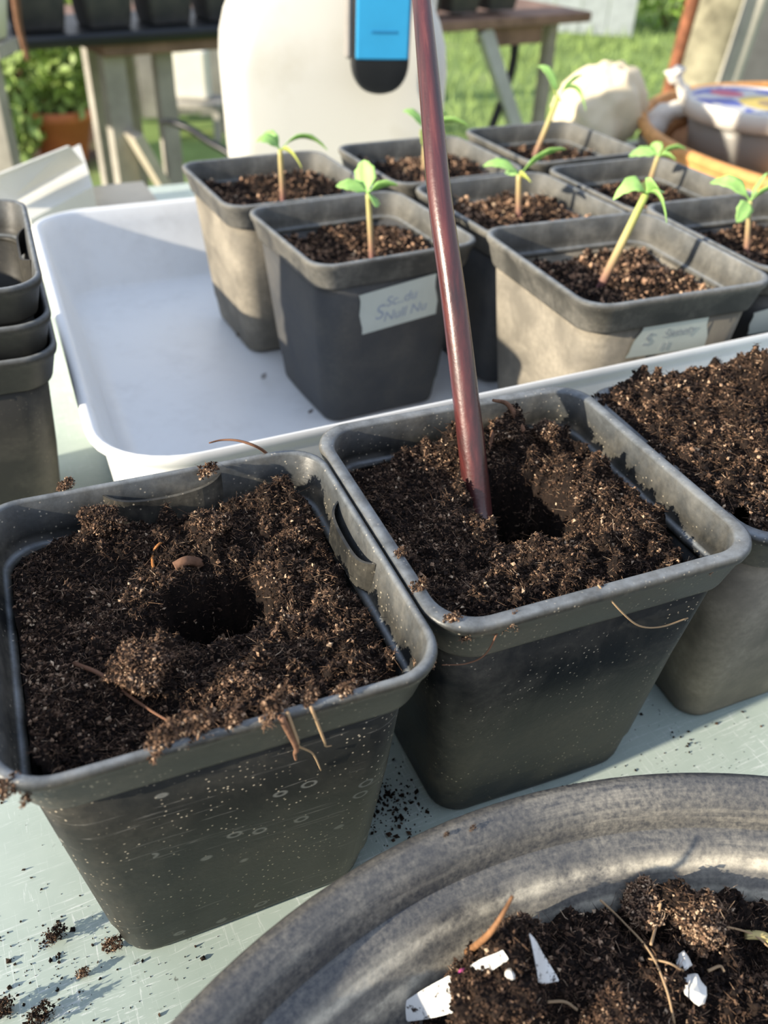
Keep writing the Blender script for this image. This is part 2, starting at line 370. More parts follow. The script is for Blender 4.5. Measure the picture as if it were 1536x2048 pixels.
# ------------------------------------------------------------------ the near table
UY = 0.468
U = np.array([math.cos(UY), math.sin(UY), 0]); W = np.array([-math.sin(UY), math.cos(UY), 0])
def uv(u, v_, z=0.0): return U * u + W * v_ + np.array([0, 0, z])
tb = empty('garden_table', tuple(uv(0.25, 0.30, GZ)), UY)
tag(tb, 'mint green painted garden table under the tray, pots and basin', 'table')
def tbl(p): return np.array(p)
V, F = box(1.5, 1.30, 0.03, (0, -0.04, -GZ - 0.015), 0.004); mesh_np('tabletop', V, F, M_table, False, parent=tb)
for sx_ in (-1, 1):
    for sy_ in (-1, 1):
        V, F = box(0.06, 0.06, 0.71, (sx_ * 0.69, sy_ * 0.60 - 0.04, 0.36)); mesh_np('leg', V, F, M_wood, False, parent=tb)
for s_ in (-1, 1):
    V, F = box(1.36, 0.025, 0.08, (0, s_ * 0.60 - 0.04, 0.675)); mesh_np('apron', V, F, M_wood, False, parent=tb)

# ------------------------------------------------------------------ square pots
PH, PW1, PW0 = 0.1112, 0.0990, 0.0797
def make_pot(x, y, yaw, label, s=1.0, z0=0.0, lip=0.0032, mb=None, mr=None, tabs=(), lod=1):
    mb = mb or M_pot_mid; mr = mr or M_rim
    root = empty('plant_pot', (x, y, z0), yaw); tag(root, label, 'pot')
    n, mm = (8, 6) if lod else (5, 2)
    h = PH; w1 = PW1 / 2; w0 = PW0 / 2
    def wz(z): return w0 + (w1 - w0) * z / (h - 0.016)
    R = [ring(w0 - 0.0035, w0 - 0.0035, 0.008, 0.0, n, mm), ring(w0 - 0.0008, w0 - 0.0008, 0.0105, 0.001, n, mm), ring(w0, w0, 0.011, 0.0035, n, mm),
         ring(wz(0.0165), wz(0.0165), 0.0113, 0.0165, n, mm), ring(wz(0.0175) + 0.0005, wz(0.0175) + 0.0005, 0.0115, 0.0175, n, mm),
         ring(wz(0.06) + 0.0003, wz(0.06) + 0.0003, 0.0125, 0.06, n, mm), ring(w1, w1, 0.0135, h - 0.016, n, mm),
         ring(w1 - 0.0013, w1 - 0.0013, 0.0125, h - 0.0157, n, mm), ring(wz(0.06) - 0.0012, wz(0.06) - 0.0012, 0.0115, 0.06, n, mm), ring(w0 - 0.0015, w0 - 0.0015, 0.0095, 0.003, n, mm)]
    V, F = loft([r * s for r in R], cap0=True, cap1=True)
    if lod:   # slight warp of the thin walls
        V[:, 0] += 0.0005 * np.sin(V[:, 2] * 60 + V[:, 1] * 50 + x * 90); V[:, 1] += 0.0005 * np.sin(V[:, 2] * 50 + V[:, 0] * 60 + y * 70)
    mesh_np('body', V, F, mb, True, parent=root)
    prof = [(w1 - 0.0004, h - 0.0166), (0.0508, h - 0.0158), (0.0513, h - 0.0145), (0.0536, h - 0.0048), (0.0545, h - 0.0036), (0.0550, h - 0.0016), (0.0547, h - 0.0004), (0.0540, h),
            (0.0552 - lip, h), (0.0546 - lip, h - 0.0008), (0.0508, h - 0.0118), (0.0500, h - 0.0141), (0.0492, h - 0.0149), (0.0482, h - 0.0151), (0.0477, h - 0.0157), (0.0476, h - 0.0168)]
    R = [ring(a, a, 0.0138 - max(0, 0.0550 - a) * 0.35, z, n + 2 if lod else n, mm) * s for a, z in prof]
    wv = np.repeat([min(1.0, max(0.0, 1 - abs(i - 7.5) / 2.2)) if 5 <= i <= 10 else (0.8 if i in (12,) else 0.0) for i in range(len(prof))], len(R[0]))  # weight of the painted sheen: strongest on the rim top, plus the ledge
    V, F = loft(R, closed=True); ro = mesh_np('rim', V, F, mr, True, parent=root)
    wa = ro.data.attributes.new('rim_sheen', 'FLOAT', 'POINT'); wa.data.foreach_set('value', wv.astype(np.float32))
    for (ang, c0, half) in tabs:      # the pocket-like gripping tabs moulded on the inside of the collar
        tt = np.linspace(-1, 1, 22); inn = 0.0040 * (1 - np.abs(tt) ** 6); P = []
        for (dz, th) in ((-0.0138, 0.0), (-0.0030, 0.0), (-0.0028, 0.0009), (-0.0138, 0.0009)):
            sag = 0.0028 * (1 - tt * tt) if dz > -0.01 else 0 * tt
            P.append(np.c_[0.0512 - inn + th + (0.0006 if dz > -0.01 else -0.0004), c0 + tt * half, h + dz - sag])
        V = np.vstack(P) * s; k = len(tt); F = []
        for a in range(4):
            i = np.arange(k - 1); F.append(np.c_[a * k + i, a * k + i + 1, ((a + 1) % 4) * k + i + 1, ((a + 1) % 4) * k + i])
        V = V @ rotz(ang).T
        mesh_np('grip_tab', V, np.vstack(F), mr, False, parent=root)
    return root

ICO_V = None
def ico():
    global ICO_V, ICO_F
    if ICO_V is None:
        p = (1 + 5 ** 0.5) / 2
        v = np.array([(-1, p, 0), (1, p, 0), (-1, -p, 0), (1, -p, 0), (0, -1, p), (0, 1, p), (0, -1, -p), (0, 1, -p), (p, 0, -1), (p, 0, 1), (-p, 0, -1), (-p, 0, 1)], float)
        ICO_V = v / np.linalg.norm(v[0]); ICO_F = np.array([(0, 11, 5), (0, 5, 1), (0, 1, 7), (0, 7, 10), (0, 10, 11), (1, 5, 9), (5, 11, 4), (11, 10, 2), (10, 7, 6), (7, 1, 8), (3, 9, 4), (3, 4, 2), (3, 2, 6), (3, 6, 8), (3, 8, 9), (4, 9, 5), (2, 4, 11), (6, 2, 10), (8, 6, 7), (9, 8, 1)])
    return ICO_V, ICO_F
OCT_V = np.array([(1, 0, 0), (0, 1, 0), (-1, 0, 0), (0, -1, 0), (0, 0, 1), (0, 0, -1)], float)
OCT_F = np.array([(0, 1, 4), (1, 2, 4), (2, 3, 4), (3, 0, 4), (1, 0, 5), (2, 1, 5), (3, 2, 5), (0, 3, 5)])
def crumbs(P, r, tone, rng):
    """angular grains at P with radii r"""
    v, f = OCT_V, OCT_F; n = len(P)
    q = rng.normal(size=(n, 4)); q /= np.linalg.norm(q, axis=1)[:, None]; a, b_, c, d = q.T
    R = np.stack([np.stack([1 - 2 * (c * c + d * d), 2 * (b_ * c - a * d), 2 * (b_ * d + a * c)], -1), np.stack([2 * (b_ * c + a * d), 1 - 2 * (b_ * b_ + d * d), 2 * (c * d - a * b_)], -1), np.stack([2 * (b_ * d - a * c), 2 * (c * d + a * b_), 1 - 2 * (b_ * b_ + c * c)], -1)], 1)
    S = rng.uniform(0.45, 1.25, (n, 1, 3)); J = rng.uniform(0.55, 1.4, (n, 6, 1))
    V = np.einsum('nij,nkj->nki', R, v[None] * S * J) * r[:, None, None] + P[:, None, :]
    F = (f[None] + (np.arange(n) * 6)[:, None, None]).reshape(-1, 3)
    return V.reshape(-1, 3), F, np.repeat(tone, 6)
def fibres(P, L, r, tone, rng, rise=0.35):
    n = len(P); a = rng.uniform(0, 2 * PI, n); up = rng.normal(0.05, rise, n); D = np.c_[np.cos(a), np.sin(a), up]; D /= np.linalg.norm(D, axis=1)[:, None]
    B = rng.normal(0, 0.35, (n, 3)); K = 3; t = np.linspace(-0.5, 0.5, K)
    C = P[:, None, :] + D[:, None, :] * (t[None, :, None] * L[:, None, None]) + B[:, None, :] * ((t ** 2)[None, :, None] * L[:, None, None])
    s = np.cross(D, np.array([0.3, 0.2, 1.0])); s /= np.linalg.norm(s, axis=1)[:, None]; u = np.cross(D, s)
    an = np.array([0, 2 * PI / 3, 4 * PI / 3]); ring_ = np.cos(an)[None, :, None] * s[:, None, :] + np.sin(an)[None, :, None] * u[:, None, :]
    w = np.array([0.6, 1, 0.3])
    V = C[:, :, None, :] + ring_[:, None, :, :] * (r[:, None, None, None] * w[None, :, None, None])
    F = []
    for k in range(K - 1):
        for j in range(3): F.append((k * 3 + j, k * 3 + (j + 1) % 3, (k + 1) * 3 + (j + 1) % 3, (k + 1) * 3 + j))
    F = np.array(F)[None] + (np.arange(n) * K * 3)[:, None, None]
    return V.reshape(-1, 3), F.reshape(-1, 4), np.repeat(tone, K * 3)

def compost(x, y, yaw, z0, label, half, base, bumps, step, n_cr, n_fi, seed, cr=(0.00025, 0.0009), m=None, rough=1.0, rc=0.013, holes=(), clumps=350, inside=None, edge=0.0, focus=None, over=1.5):
    """heap of compost: height grid + grains + fibres, one object"""
    rng = np.random.default_rng(seed); m = m or M_comp
    if inside is None:
        def inside(px, py, k=1.0):
            ax = np.maximum(np.abs(px) - (half * k - rc), 0); ay = np.maximum(np.abs(py) - (half * k - rc), 0)
            return np.hypot(ax, ay) <= rc
    g = np.arange(-half, half + step / 2, step); X, Y = np.meshgrid(g, g)
    def smooth(px, py):
        z = np.full(px.shape, base, float)
        for (u, v_, amp, su, sv) in bumps: z = z + amp * np.exp(-((px - u) / su) ** 2 - ((py - v_) / sv) ** 2)
        z = z + rough * (0.0050 * fbm(px, py, 60, 3, seed) + 0.0016 * fbm(px, py, 300, 3, seed + 5))
        if edge:
            d = np.maximum(np.abs(px), np.abs(py)) / half; z = z - edge * np.clip((d - 0.8) / 0.2, 0, 1) ** 2
        for (u, v_, ru, rv, dep) in holes:
            d = np.sqrt(((px - u) / ru) ** 2 + ((py - v_) / rv) ** 2) + 0.35 * fbm(px, py, 120, 3, seed + 9)
            k = 1 / (1 + np.exp((d - 0.90) * 16)); z = z - dep * k
        return z
    Z = smooth(X, Y)
    cu = rng.uniform(-half, half, clumps); cv = rng.uniform(-half, half, clumps); crr = rng.uniform(0.0012, 0.0036, clumps) ** 1.0
    for a, b_, r_ in zip(cu, cv, crr):
        if any(((a - u) / ru) ** 2 + ((b_ - v_) / rv) ** 2 < 0.8 for (u, v_, ru, rv, dep) in holes): continue
        i0, i1 = np.searchsorted(g, (a - r_, a + r_)); j0, j1 = np.searchsorted(g, (b_ - r_, b_ + r_))
        if i1 <= i0 or j1 <= j0: continue
        d2 = (X[j0:j1, i0:i1] - a) ** 2 + (Y[j0:j1, i0:i1] - b_) ** 2
        Z[j0:j1, i0:i1] += np.sqrt(np.maximum(r_ * r_ - d2, 0)) * 0.75 * rough
    Z += rough * (0.0012 * fbm(X, Y, 650, 2, seed + 3) + 0.0007 * fbm(X, Y, 1400, 2, seed + 13))
    nx = len(g); ok = inside(X, Y); idx = -np.ones(X.size, int); idx[ok.ravel()] = np.arange(ok.sum())
    q = np.arange((nx - 1) * nx).reshape(nx - 1, nx)[:, :nx - 1]; Q = np.stack([q, q + 1, q + nx + 1, q + nx], -1).reshape(-1, 4)
    Q = idx[Q]; Q = Q[(Q >= 0).all(1)]
    V0 = np.c_[X.ravel(), Y.ravel(), Z.ravel()][ok.ravel()]
    T0 = 0.10 + 0.22 * fbm(V0[:, 0], V0[:, 1], 500, 3, seed + 2)
    def surf(px, py):
        i = np.clip(((px + half) / step), 0, nx - 1.001); j = np.clip(((py + half) / step), 0, nx - 1.001)
        return Z[j.round().astype(int), i.round().astype(int)]
    def scatter(k):
        px = rng.uniform(-half, half, int(k * over)); py = rng.uniform(-half, half, int(k * over)); o_ = inside(px, py, 0.985)
        if focus is not None: o_ &= (focus(px, py) | (rng.random(len(px)) < 0.12))
        return px[o_][:k], py[o_][:k]
    px, py = scatter(n_cr); r = cr[0] + (cr[1] - cr[0]) * rng.random(len(px)) ** 2.4
    tone = np.clip(rng.normal(0.34, 0.22, len(px)) + (rng.random(len(px)) < 0.06) * 0.35 + 0.35 * fbm(px, py, 70, 3, seed + 4), 0, 1)
    C = crumbs(np.c_[px, py, surf(px, py) + r * rng.uniform(0.2, 1.3, len(px))], r, tone, rng)
    px, py = scatter(n_fi); L = rng.uniform(0.0010, 0.0042, len(px)) * (1 + 1.5 * (rng.random(len(px)) < 0.05))
    k = cr[1] / 0.0009
    Fb = fibres(np.c_[px, py, surf(px, py) + 0.0004], L * k, rng.uniform(0.00005, 0.00013, len(px)) * k, np.clip(rng.normal(0.58, 0.16, len(px)), 0, 1), rng)
    a0, a1 = len(V0), len(V0) + len(C[0])
    o = mesh_np('compost', np.vstack([V0, C[0], Fb[0]]), [Q, C[1] + a0, Fb[1] + a1], m, True, np.concatenate([T0, C[2], Fb[2]]))
    # flat-shaded grains, smooth heap
    sm = np.ones(len(o.data.polygons), bool); sm[len(Q):len(Q) + len(C[1])] = False; o.data.polygons.foreach_set('use_smooth', sm)
    o.location = (x, y, z0); o.rotation_euler = (0, 0, yaw); tag(o, label, 'compost', None, 'stuff')
    return o, surf

A = (-0.0526, 0.1785, 0.4150); B = (0.0446, 0.2318, 0.4165); K = (0.1445, 0.2790, 0.400); KS = 0.95
make_pot(*A, 'black square plant pot nearest the lens, its compost holed and unplanted', mb=M_pot_front, lip=0.0022, tabs=((0, 0.008, 0.0165), (PI / 2, -0.002, 0.019)))
make_pot(*B, 'black square plant pot holding the dark red rod', mb=pot_plastic('black_plastic_smeared', 0.22, 0.8, con=0.0, spec=0.2, mlo=0.46), lip=0.0042)
make_pot(*K, 'black square plant pot heaped full of compost, right of the pot with the rod', s=KS, mb=M_pot_tan, lip=0.004)
_, sA = compost(*A, 0, 'dark brown compost with a deep hole in the nearest pot', 0.0472, 0.0950,
    [(-0.0156, -0.0173, 0.0085, 0.0065, 0.0065), (0.0068, -0.030, 0.0080, 0.010, 0.007), (0.0106, 0.034, 0.0080, 0.005, 0.007), (-0.020, 0.040, 0.0085, 0.013, 0.008),
     (0.034, 0.040, 0.0110, 0.013, 0.010), (0.030, 0.006, 0.0055, 0.008, 0.012), (0.0, -0.044, 0.0105, 0.022, 0.004), (0.036, -0.04, 0.003, 0.01, 0.008), (-0.008, -0.003, 0.003, 0.006, 0.006)],
    0.00042, 36000, 15000, 11, cr=(0.00022, 0.00085), clumps=520, holes=((0.0066, 0.0030, 0.0165, 0.0135, 0.052), (0.006, -0.0375, 0.004, 0.003, 0.007)))
_, sB = compost(*B, 0, 'dark brown compost around the foot of the dark red rod', 0.0472, 0.0970,
    [(-0.0024, 0.041, 0.0085, 0.012, 0.007), (0.0195, 0.040, 0.0145, 0.006, 0.006), (0.0315, 0.035, 0.0095, 0.004, 0.006), (0.030, 0.004, 0.0060, 0.012, 0.014), (0.026, -0.026, 0.0045, 0.012, 0.009),
     (-0.012, -0.034, 0.0050, 0.016, 0.008), (-0.034, -0.036, 0.005, 0.009, 0.009), (0.046, -0.030, -0.012, 0.006, 0.010), (-0.03, 0.03, -0.003, 0.012, 0.012), (0.047, 0.03, -0.006, 0.004, 0.02)],
    0.00042, 36000, 15000, 23, cr=(0.00022, 0.00085), clumps=520, holes=((0.0060, 0.0070, 0.0165, 0.0205, 0.050),))
def in_k(px, py, k=1.0):
    hx = np.where(py > -0.034, 0.0545, 0.0475) * KS * k; return (np.abs(px) < hx) & (py < 0.0545 * KS * k) & (py > -0.0485 * KS * k) & (np.hypot(px, py) < 0.0700 * k)
compost(*K, 0, 'brown compost heaped above the rim of the pot behind the basin, right of the rod', 0.0545 * KS, 0.1085 * KS, [(0, 0, 0.006, 0.045, 0.045), (0, 0.036, 0.005, 0.04, 0.014), (-0.034, 0.0, 0.002, 0.012, 0.03), (0, -0.055, -0.010, 0.06, 0.014), (0.035, 0.03, 0.004, 0.02, 0.02)], 0.00055, 24000, 11000, 31, cr=(0.00025, 0.0010), inside=in_k, edge=0.0015, clumps=500)

# ------------------------------------------------------------------ stack of empty pots at the left
for i, (dz, lb) in enumerate(((0, 'lowest black square pot of the empty nested stack left of the tray'), (0.0135, 'middle black square pot of the empty nested stack left of the tray'), (0.0290, 'topmost black square pot of the empty nested stack left of the tray'))):
    make_pot(-0.2033, 0.335, 0.4154 + (0, 0.006, -0.006)[i], lb, z0=dz, mb=M_stack, mr=M_stack, lip=0.002, tabs=((0, 0, 0.02), (PI / 2, 0, 0.02), (-PI / 2, 0, 0.02)))

# ------------------------------------------------------------------ white tray
tr = empty('seed_tray', (0, 0, 0)); tag(tr, 'white plastic tray holding the seedling pots', 'tray')
UL, UR, VF, VB = 0.022, 0.56, 0.2790, 0.665
def tray_ring(inset, z, rc):
    r = ring((UR - UL) / 2 - inset, (VB - VF) / 2 - inset, max(rc - inset, 0.004), 0, 10, 8)
    u = r[:, 0] + (UL + UR) / 2; v_ = r[:, 1] + (VF + VB) / 2; k = (v_ - VF) / (VB - VF)
    hz = 0.088 + (0.062 - 0.088) * k; zz_ = z * hz
    cm = (VF + VB) / 2; fr = np.clip((cm - v_) / ((VB - VF) / 2 - inset), 0, 1); v_ = v_ - 0.78 * inset * fr
    u = u + 0.05 * (v_ - VF)
    return U * u[:, None] + W * v_[:, None] + np.array([0, 0, 1.]) * zz_[:, None]
prof = [(0.016, 0.0, 0.04), (0.013, 0.02, 0.04), (0.006, 0.90, 0.04), (0.0045, 0.935, 0.04), (0.0008, 0.945, 0.04), (0.0, 0.97, 0.04), (0.0010, 0.993, 0.04), (0.0030, 1.0, 0.04), (0.0052, 0.99, 0.04), (0.0065, 0.96, 0.04), (0.0085, 0.80, 0.04), (0.018, 0.16, 0.045), (0.021, 0.085, 0.045), (0.030, 0.05, 0.045)]
V, F = loft([tray_ring(*p) for p in prof], cap0=True, cap1=True); mesh_np('tray_shell', V, F, M_tray, True, parent=tr)

# ------------------------------------------------------------------ seedling pots in the tray
SZ = 0.0045; S9 = 0.923
back = {'C': (-0.0207, 0.4871, 0.52, S9, 'black square seedling pot with a taped label, left of the red rod', M_pot_dark),
        'D': (-0.0784, 0.5720, 0.50, S9, 'dusty black seedling pot at the left rear corner of the tray group', M_pot_tan),
        'E': (0.0200, 0.6320, 0.50, S9, 'black seedling pot in front of the white container, behind the red rod', M_pot_dark),
        'F': (0.0750, 0.5440, 0.50, S9, 'black seedling pot standing behind the dusty labelled pot, just right of the rod', M_pot_dark),
        'G': (0.1158, 0.4362, 0.4186, 1.0, 'pale dusty seedling pot with the leaning seedling and a taped label', M_pot_tan),
        'H': (0.2130, 0.4910, 0.42, 1.0, 'black seedling pot at the right edge of the photo, beside the pale dusty labelled pot', M_pot_dark),
        'I': (0.1665, 0.5985, 0.48, S9, 'black seedling pot directly in front of the cane basket', M_pot_dark),
        'J': (0.1140, 0.6950, 0.48, S9, 'black seedling pot at the rear of the tray, in front of the cream bag', M_pot_dark)}
soilz = {}
for i, (k, (x, y, yaw, s, lb, mb)) in enumerate(back.items()):
    make_pot(x, y, yaw, lb, s=s, z0=SZ, mb=mb, mr=M_rim_back, lip=0.0028, lod=1 if k in 'CG' else 0)
    bz = {'C': 0.091, 'G': 0.091, 'D': 0.096, 'E': 0.097, 'F': 0.096, 'J': 0.090}.get(k, 0.091) * s
    fine = k in 'CGFH'
    compost(x, y, yaw, SZ, 'brown compost in the ' + lb[0:].replace('black ', '', 1) if len(lb.split()) < 11 else 'brown compost in ' + {'C': 'the labelled pot left of the red rod', 'D': 'the dusty pot at the left rear of the tray', 'E': 'the pot right in front of the white container', 'F': 'the pot behind the pale labelled pot', 'G': 'the pale pot with the leaning seedling', 'H': 'the seedling pot at the right edge of the photo', 'I': 'the seedling pot in front of the cane basket', 'J': 'the pot in front of the cream bag'}[k],
            0.0465 * s, bz, [(0.022 * s, 0.012, 0.005, 0.02, 0.022), (-0.03 * s, 0.02, -0.003, 0.012, 0.012)], 0.0009 if fine else 0.0014, 7000 if fine else 3500, 1500 if fine else 600, 50 + i, cr=(0.0004, 0.0014), m=M_comp_back, clumps=200)
    soilz[k] = SZ + bz

def seedling(key, base_px, top_px, leaves, label, r=0.0018, bend=0.0):
    x, y, yaw, s = back[key][:4]
    b0 = at_z(base_px[0], base_px[1], soilz[key] + 0.002)
    root = empty('tomato_seedling', tuple(b0)); tag(root, label, 'seedling')
    top = at_face(top_px[0], top_px[1], b0) - b0
    mid = top * 0.5 + np.array([bend, 0, 0])
    P = spline([np.array([0, 0, -0.006]), np.zeros(3), mid, top], 14)
    V, F = tube(P, np.linspace(r, r * 0.75, 14), 8); mesh_np('stem', V, F, M_stem, True, parent=root)
    f = np.array([b0[0], b0[1], 0]); f /= np.linalg.norm(f)
    for (tx, ty, wd_, dep, arch, mm) in leaves:
        tip = at_face(tx, ty, b0 + f * dep) - b0
        d = tip - top; L = np.linalg.norm(d); n_ = 10; tt = np.linspace(0, 1, n_)
        side = np.cross(d, np.array([0, 0, 1.])); side = side / (np.linalg.norm(side) + 1e-9)
        side = side * 0.75 + np.cross(side, d / L) * 0.65     # a leaf blade turned partly to the side
        C = top + d * tt[:, None] + np.array([0, 0, 1.]) * (arch * 4 * tt * (1 - tt))[:, None]
        wdt = wd_ * np.sin(PI * np.clip(tt * 0.93 + 0.05, 0, 1)) ** 0.75; wdt[:2] = wd_ * 0.16; wdt[-1] = wd_ * 0.08
        wdt = wdt * (1 + 0.12 * np.sin(tt * 22))
        up = np.cross(side, d / L)
        rows = []
        for c_, q_ in ((-1, 0.25), (-0.5, 0.02), (0, -0.08), (0.5, 0.02), (1, 0.25)):
            rows.append(C + side * (c_ * wdt)[:, None] + up * (q_ * wdt * 0.8)[:, None])
        V = np.stack(rows, 1).reshape(-1, 3); Vb = V - up * 0.00035
        F = []
        for i_ in range(n_ - 1):
            for j in range(4): a = i_ * 5 + j; F.append((a, a + 1, a + 6, a + 5)); F.append((a + 50, a + 55, a + 56, a + 51))
        for i_ in range(n_ - 1):
            a = i_ * 5; F.append((a, a + 5, a + 55, a + 50)); F.append((a + 4, a + 54, a + 59, a + 9))
        mesh_np('leaf', np.vstack([V, Vb]), np.array(F), mm, True, parent=root)
g_, y_ = M_leaf, M_leaf_y
seedling('D', (566, 402), (560, 300), [(512, 283, .0035, 0, .004, g_), (528, 266, .0035, .01, .003, g_), (604, 336, .0042, -.01, .004, y_), (655, 300, .0030, .005, .008, g_)], 'thin seedling with a drooping yellow leaf in the left rear pot', 0.0020)
seedling('C', (744, 518), (736, 385), [(727, 320, .0062, .008, .001, g_), (672, 372, .0036, -.002, .002, g_), (796, 370, .0042, 0, .002, g_), (752, 414, .0052, -.012, .001, g_)], 'seedling with broad bright rounded leaves, left of the red rod', 0.0019)
seedling('E', (847, 368), (850, 262), [(806, 222, .0028, 0, .004, g_), (938, 252, .0035, 0, .005, g_), (846, 292, .0045, -.01, .002, y_), (895, 225, .003, .015, .002, g_)], 'seedling mostly hidden behind the red rod', 0.0019)
seedling('F', (1037, 434), (1038, 350), [(966, 332, .0032, -.004, .004, g_), (1132, 298, .0042, .006, .004, g_), (1062, 364, .0045, -.010, .001, y_), (1010, 345, .0025, .01, .001, g_)], 'seedling with two long spread leaves, just right of the red rod', 0.0022)
seedling('G', (1203, 570), (1292, 388), [(1226, 399, .0042, -.004, .006, g_), (1322, 384, .0062, -.006, .003, g_), (1334, 446, .0036, -.008, .006, g_), (1283, 366, .003, .006, .001, y_)], 'thick pale seedling leaning right in the dusty labelled pot', 0.0026)
seedling('I', (1290, 392), (1316, 312), [(1258, 312, .0040, -.002, .003, g_), (1308, 284, .0045, .006, .001, g_), (1372, 298, .0034, .004, .003, g_), (1352, 320, .0032, -.006, .002, g_)], 'seedling seen just above the leaning seedling, before the basket', 0.0020)
seedling('H', (1492, 510), (1500, 402), [(1420, 366, .0042, 0, .005, g_), (1474, 444, .0048, -.012, .001, g_), (1560, 372, .0035, .004, .002, g_), (1535, 345, .0034, .01, .002, g_)], 'seedling at the right edge of the photo', 0.0018)
seedling('J', (1068, 316), (1116, 196), [(1076, 132, .0032, .004, .006, g_), (1166, 150, .0042, .006, .003, g_), (1172, 222, .0030, 0, .012, g_), (1112, 188, .006, -.006, .0, y_)], 'tall faint seedling in the rear pot before the cream bag', 0.0024)

# tape labels, wrapped flat on the front walls
def tape(key, corners, lines, ink, label):
    """corners px TL TR BR BL projected on the pot's front wall"""
    x, y, yaw, s = back[key][:4]
    R_ = rotz(yaw); cen = np.array([x, y, SZ])
    def wall(px, py):    # intersection with front wall plane (tapered)
        tl = (PW1 - PW0) / 2 / (PH - 0.016)
        n = R_ @ np.array([0, -1, -tl]); n /= np.linalg.norm(n); p0 = cen + R_ @ np.array([0, -(PW0 / 2) * s, 0])
        d = ray(px, py); return ORG + d * (np.dot(n, p0 - ORG) / np.dot(n, d)), n
    Q = [wall(*c)[0] for c in corners]; n = wall(*corners[0])[1]; nu, nv = 16, 6; rows = []
    rr = np.random.default_rng(3)
    for off in (0.0009, 0.0005):
        for j in range(nv + 1):
            for i in range(nu + 1):
                a, b_ = i / nu, j / nv
                p = (Q[0] * (1 - a) + Q[1] * a) * (1 - b_) + (Q[3] * (1 - a) + Q[2] * a) * b_
                e = 0.0006 * math.sin(b_ * 9 + (0 if i == 0 else 2)) if i in (0, nu) else 0
                rows.append(p + n * off + (Q[1] - Q[0]) / np.linalg.norm(Q[1] - Q[0]) * e)
    V = np.array(rows); F = []; m_ = (nu + 1) * (nv + 1)
    for j in range(nv):
        for i in range(nu): a = j * (nu + 1) + i; F.append((a, a + 1, a + nu + 2, a + nu + 1)); F.append((a + m_, a + m_ + nu + 1, a + m_ + nu + 2, a + m_ + 1))
    pot = [o for o in bpy.data.objects if o.name.startswith('plant_pot') and abs(o.location[0] - x) < 1e-5 and o.parent is None][0]
    inv = np.array((Matrix.Translation(Vector(pot.location)) @ Matrix.Rotation(pot.rotation_euler[2], 4, 'Z')).inverted())
    toL = lambda P: P @ inv[:3, :3].T + inv[:3, 3]
    tp = mesh_np('label_tape', toL(V), np.array(F), M_tape, True, parent=pot); tp['label'] = label
    ex = (Q[1] - Q[0]); ex /= np.linalg.norm(ex); ey = np.cross(n, ex); H = np.linalg.norm(Q[0] - Q[3]); Wd = np.linalg.norm(Q[1] - Q[0])
    for (txt, a, b_, sz) in lines:
        cu = bpy.data.curves.new('writing', 'FONT'); cu.body = txt; cu.size = sz * H; cu.extrude = 0.00005; cu.shear = 0.25; cu.offset = 0.00002
        cu.materials.append(ink); o = bpy.data.objects.new('writing', cu); COL.objects.link(o)
        p = (Q[0] * (1 - a) + Q[1] * a) * (1 - b_) + (Q[3] * (1 - a) + Q[2] * a) * b_ + n * 0.00105
        Mw = Matrix(((ex[0], ey[0], n[0], p[0]), (ex[1], ey[1], n[1], p[1]), (ex[2], ey[2], n[2], p[2]), (0, 0, 0, 1)))
        dg = bpy.context.evaluated_depsgraph_get(); me = bpy.data.meshes.new_from_object(o.evaluated_get(dg)); bpy.data.objects.remove(o); o = bpy.data.objects.new('writing', me); COL.objects.link(o)
        o.parent = tp; o.matrix_local = (Matrix.Translation(Vector(pot.location)) @ Matrix.Rotation(pot.rotation_euler[2], 4, 'Z')).inverted() @ Mw
tape('C', [(717, 590), (870, 546), (872, 625), (722, 668)], [('S', 0.17, 0.72, 0.50), ('Sc..du', 0.32, 0.46, 0.34), ('Null Nu', 0.28, 0.82, 0.34)], M_ink, 'white tape with faded blue handwriting')
tape('G', [(1288, 648), (1416, 626), (1408, 692), (1248, 715)], [('S', 0.12, 0.66, 0.50), ('Sweety', 0.36, 0.50, 0.36), ('11', 0.36, 0.90, 0.34)], M_ink2, 'greenish white tape with faded grey handwriting')
tape('H', [(1506, 625), (1590, 600), (1600, 650), (1492, 668)], [], M_ink, 'blank end of a white tape strip')

# ------------------------------------------------------------------ the dark red rod standing in the hole
zt = 0.083
tip = at_z(962, 1062, zt); up_dir = at_z(962, 1062, zt)
dtip = np.dot(tip - ORG, FW)
def at_depth(px, py, dp): return ORG + ray(px, py) * dp
def Pd(px, py, k): return at_depth(px, py, dtip * k)
pts = [Pd(962, 1062, 1.0), Pd(955, 1000, 1.0), Pd(938, 850, 0.985), Pd(908, 600, 0.965), Pd(880, 400, 0.96), Pd(866, 250, 0.97), Pd(843, 0, 0.99), Pd(822, -210, 1.02), Pd(806, -400, 1.05)]
P = spline(pts, 48); dd = (P - ORG) @ FW
pyx = 1024 - FPX * ((P - ORG) @ UP) / dd
wpx = np.interp(pyx, [-400, 0, 120, 300, 450, 700, 950, 1062], [32, 37, 42, 47, 50, 52, 55, 52])
V, F = tube(P - P[0], wpx / 2 / FPX * dd, 24); Mr = rot_to(P[-1] - P[0])
rod = mesh_np('dibber_rod', V @ Mr, F, M_rod, True); rod.matrix_world = Matrix.Translation(Vector(P[0])) @ Matrix(Mr.tolist()).to_4x4(); tag(rod, 'long dark red glossy rod standing in the hole in the compost', 'rod')

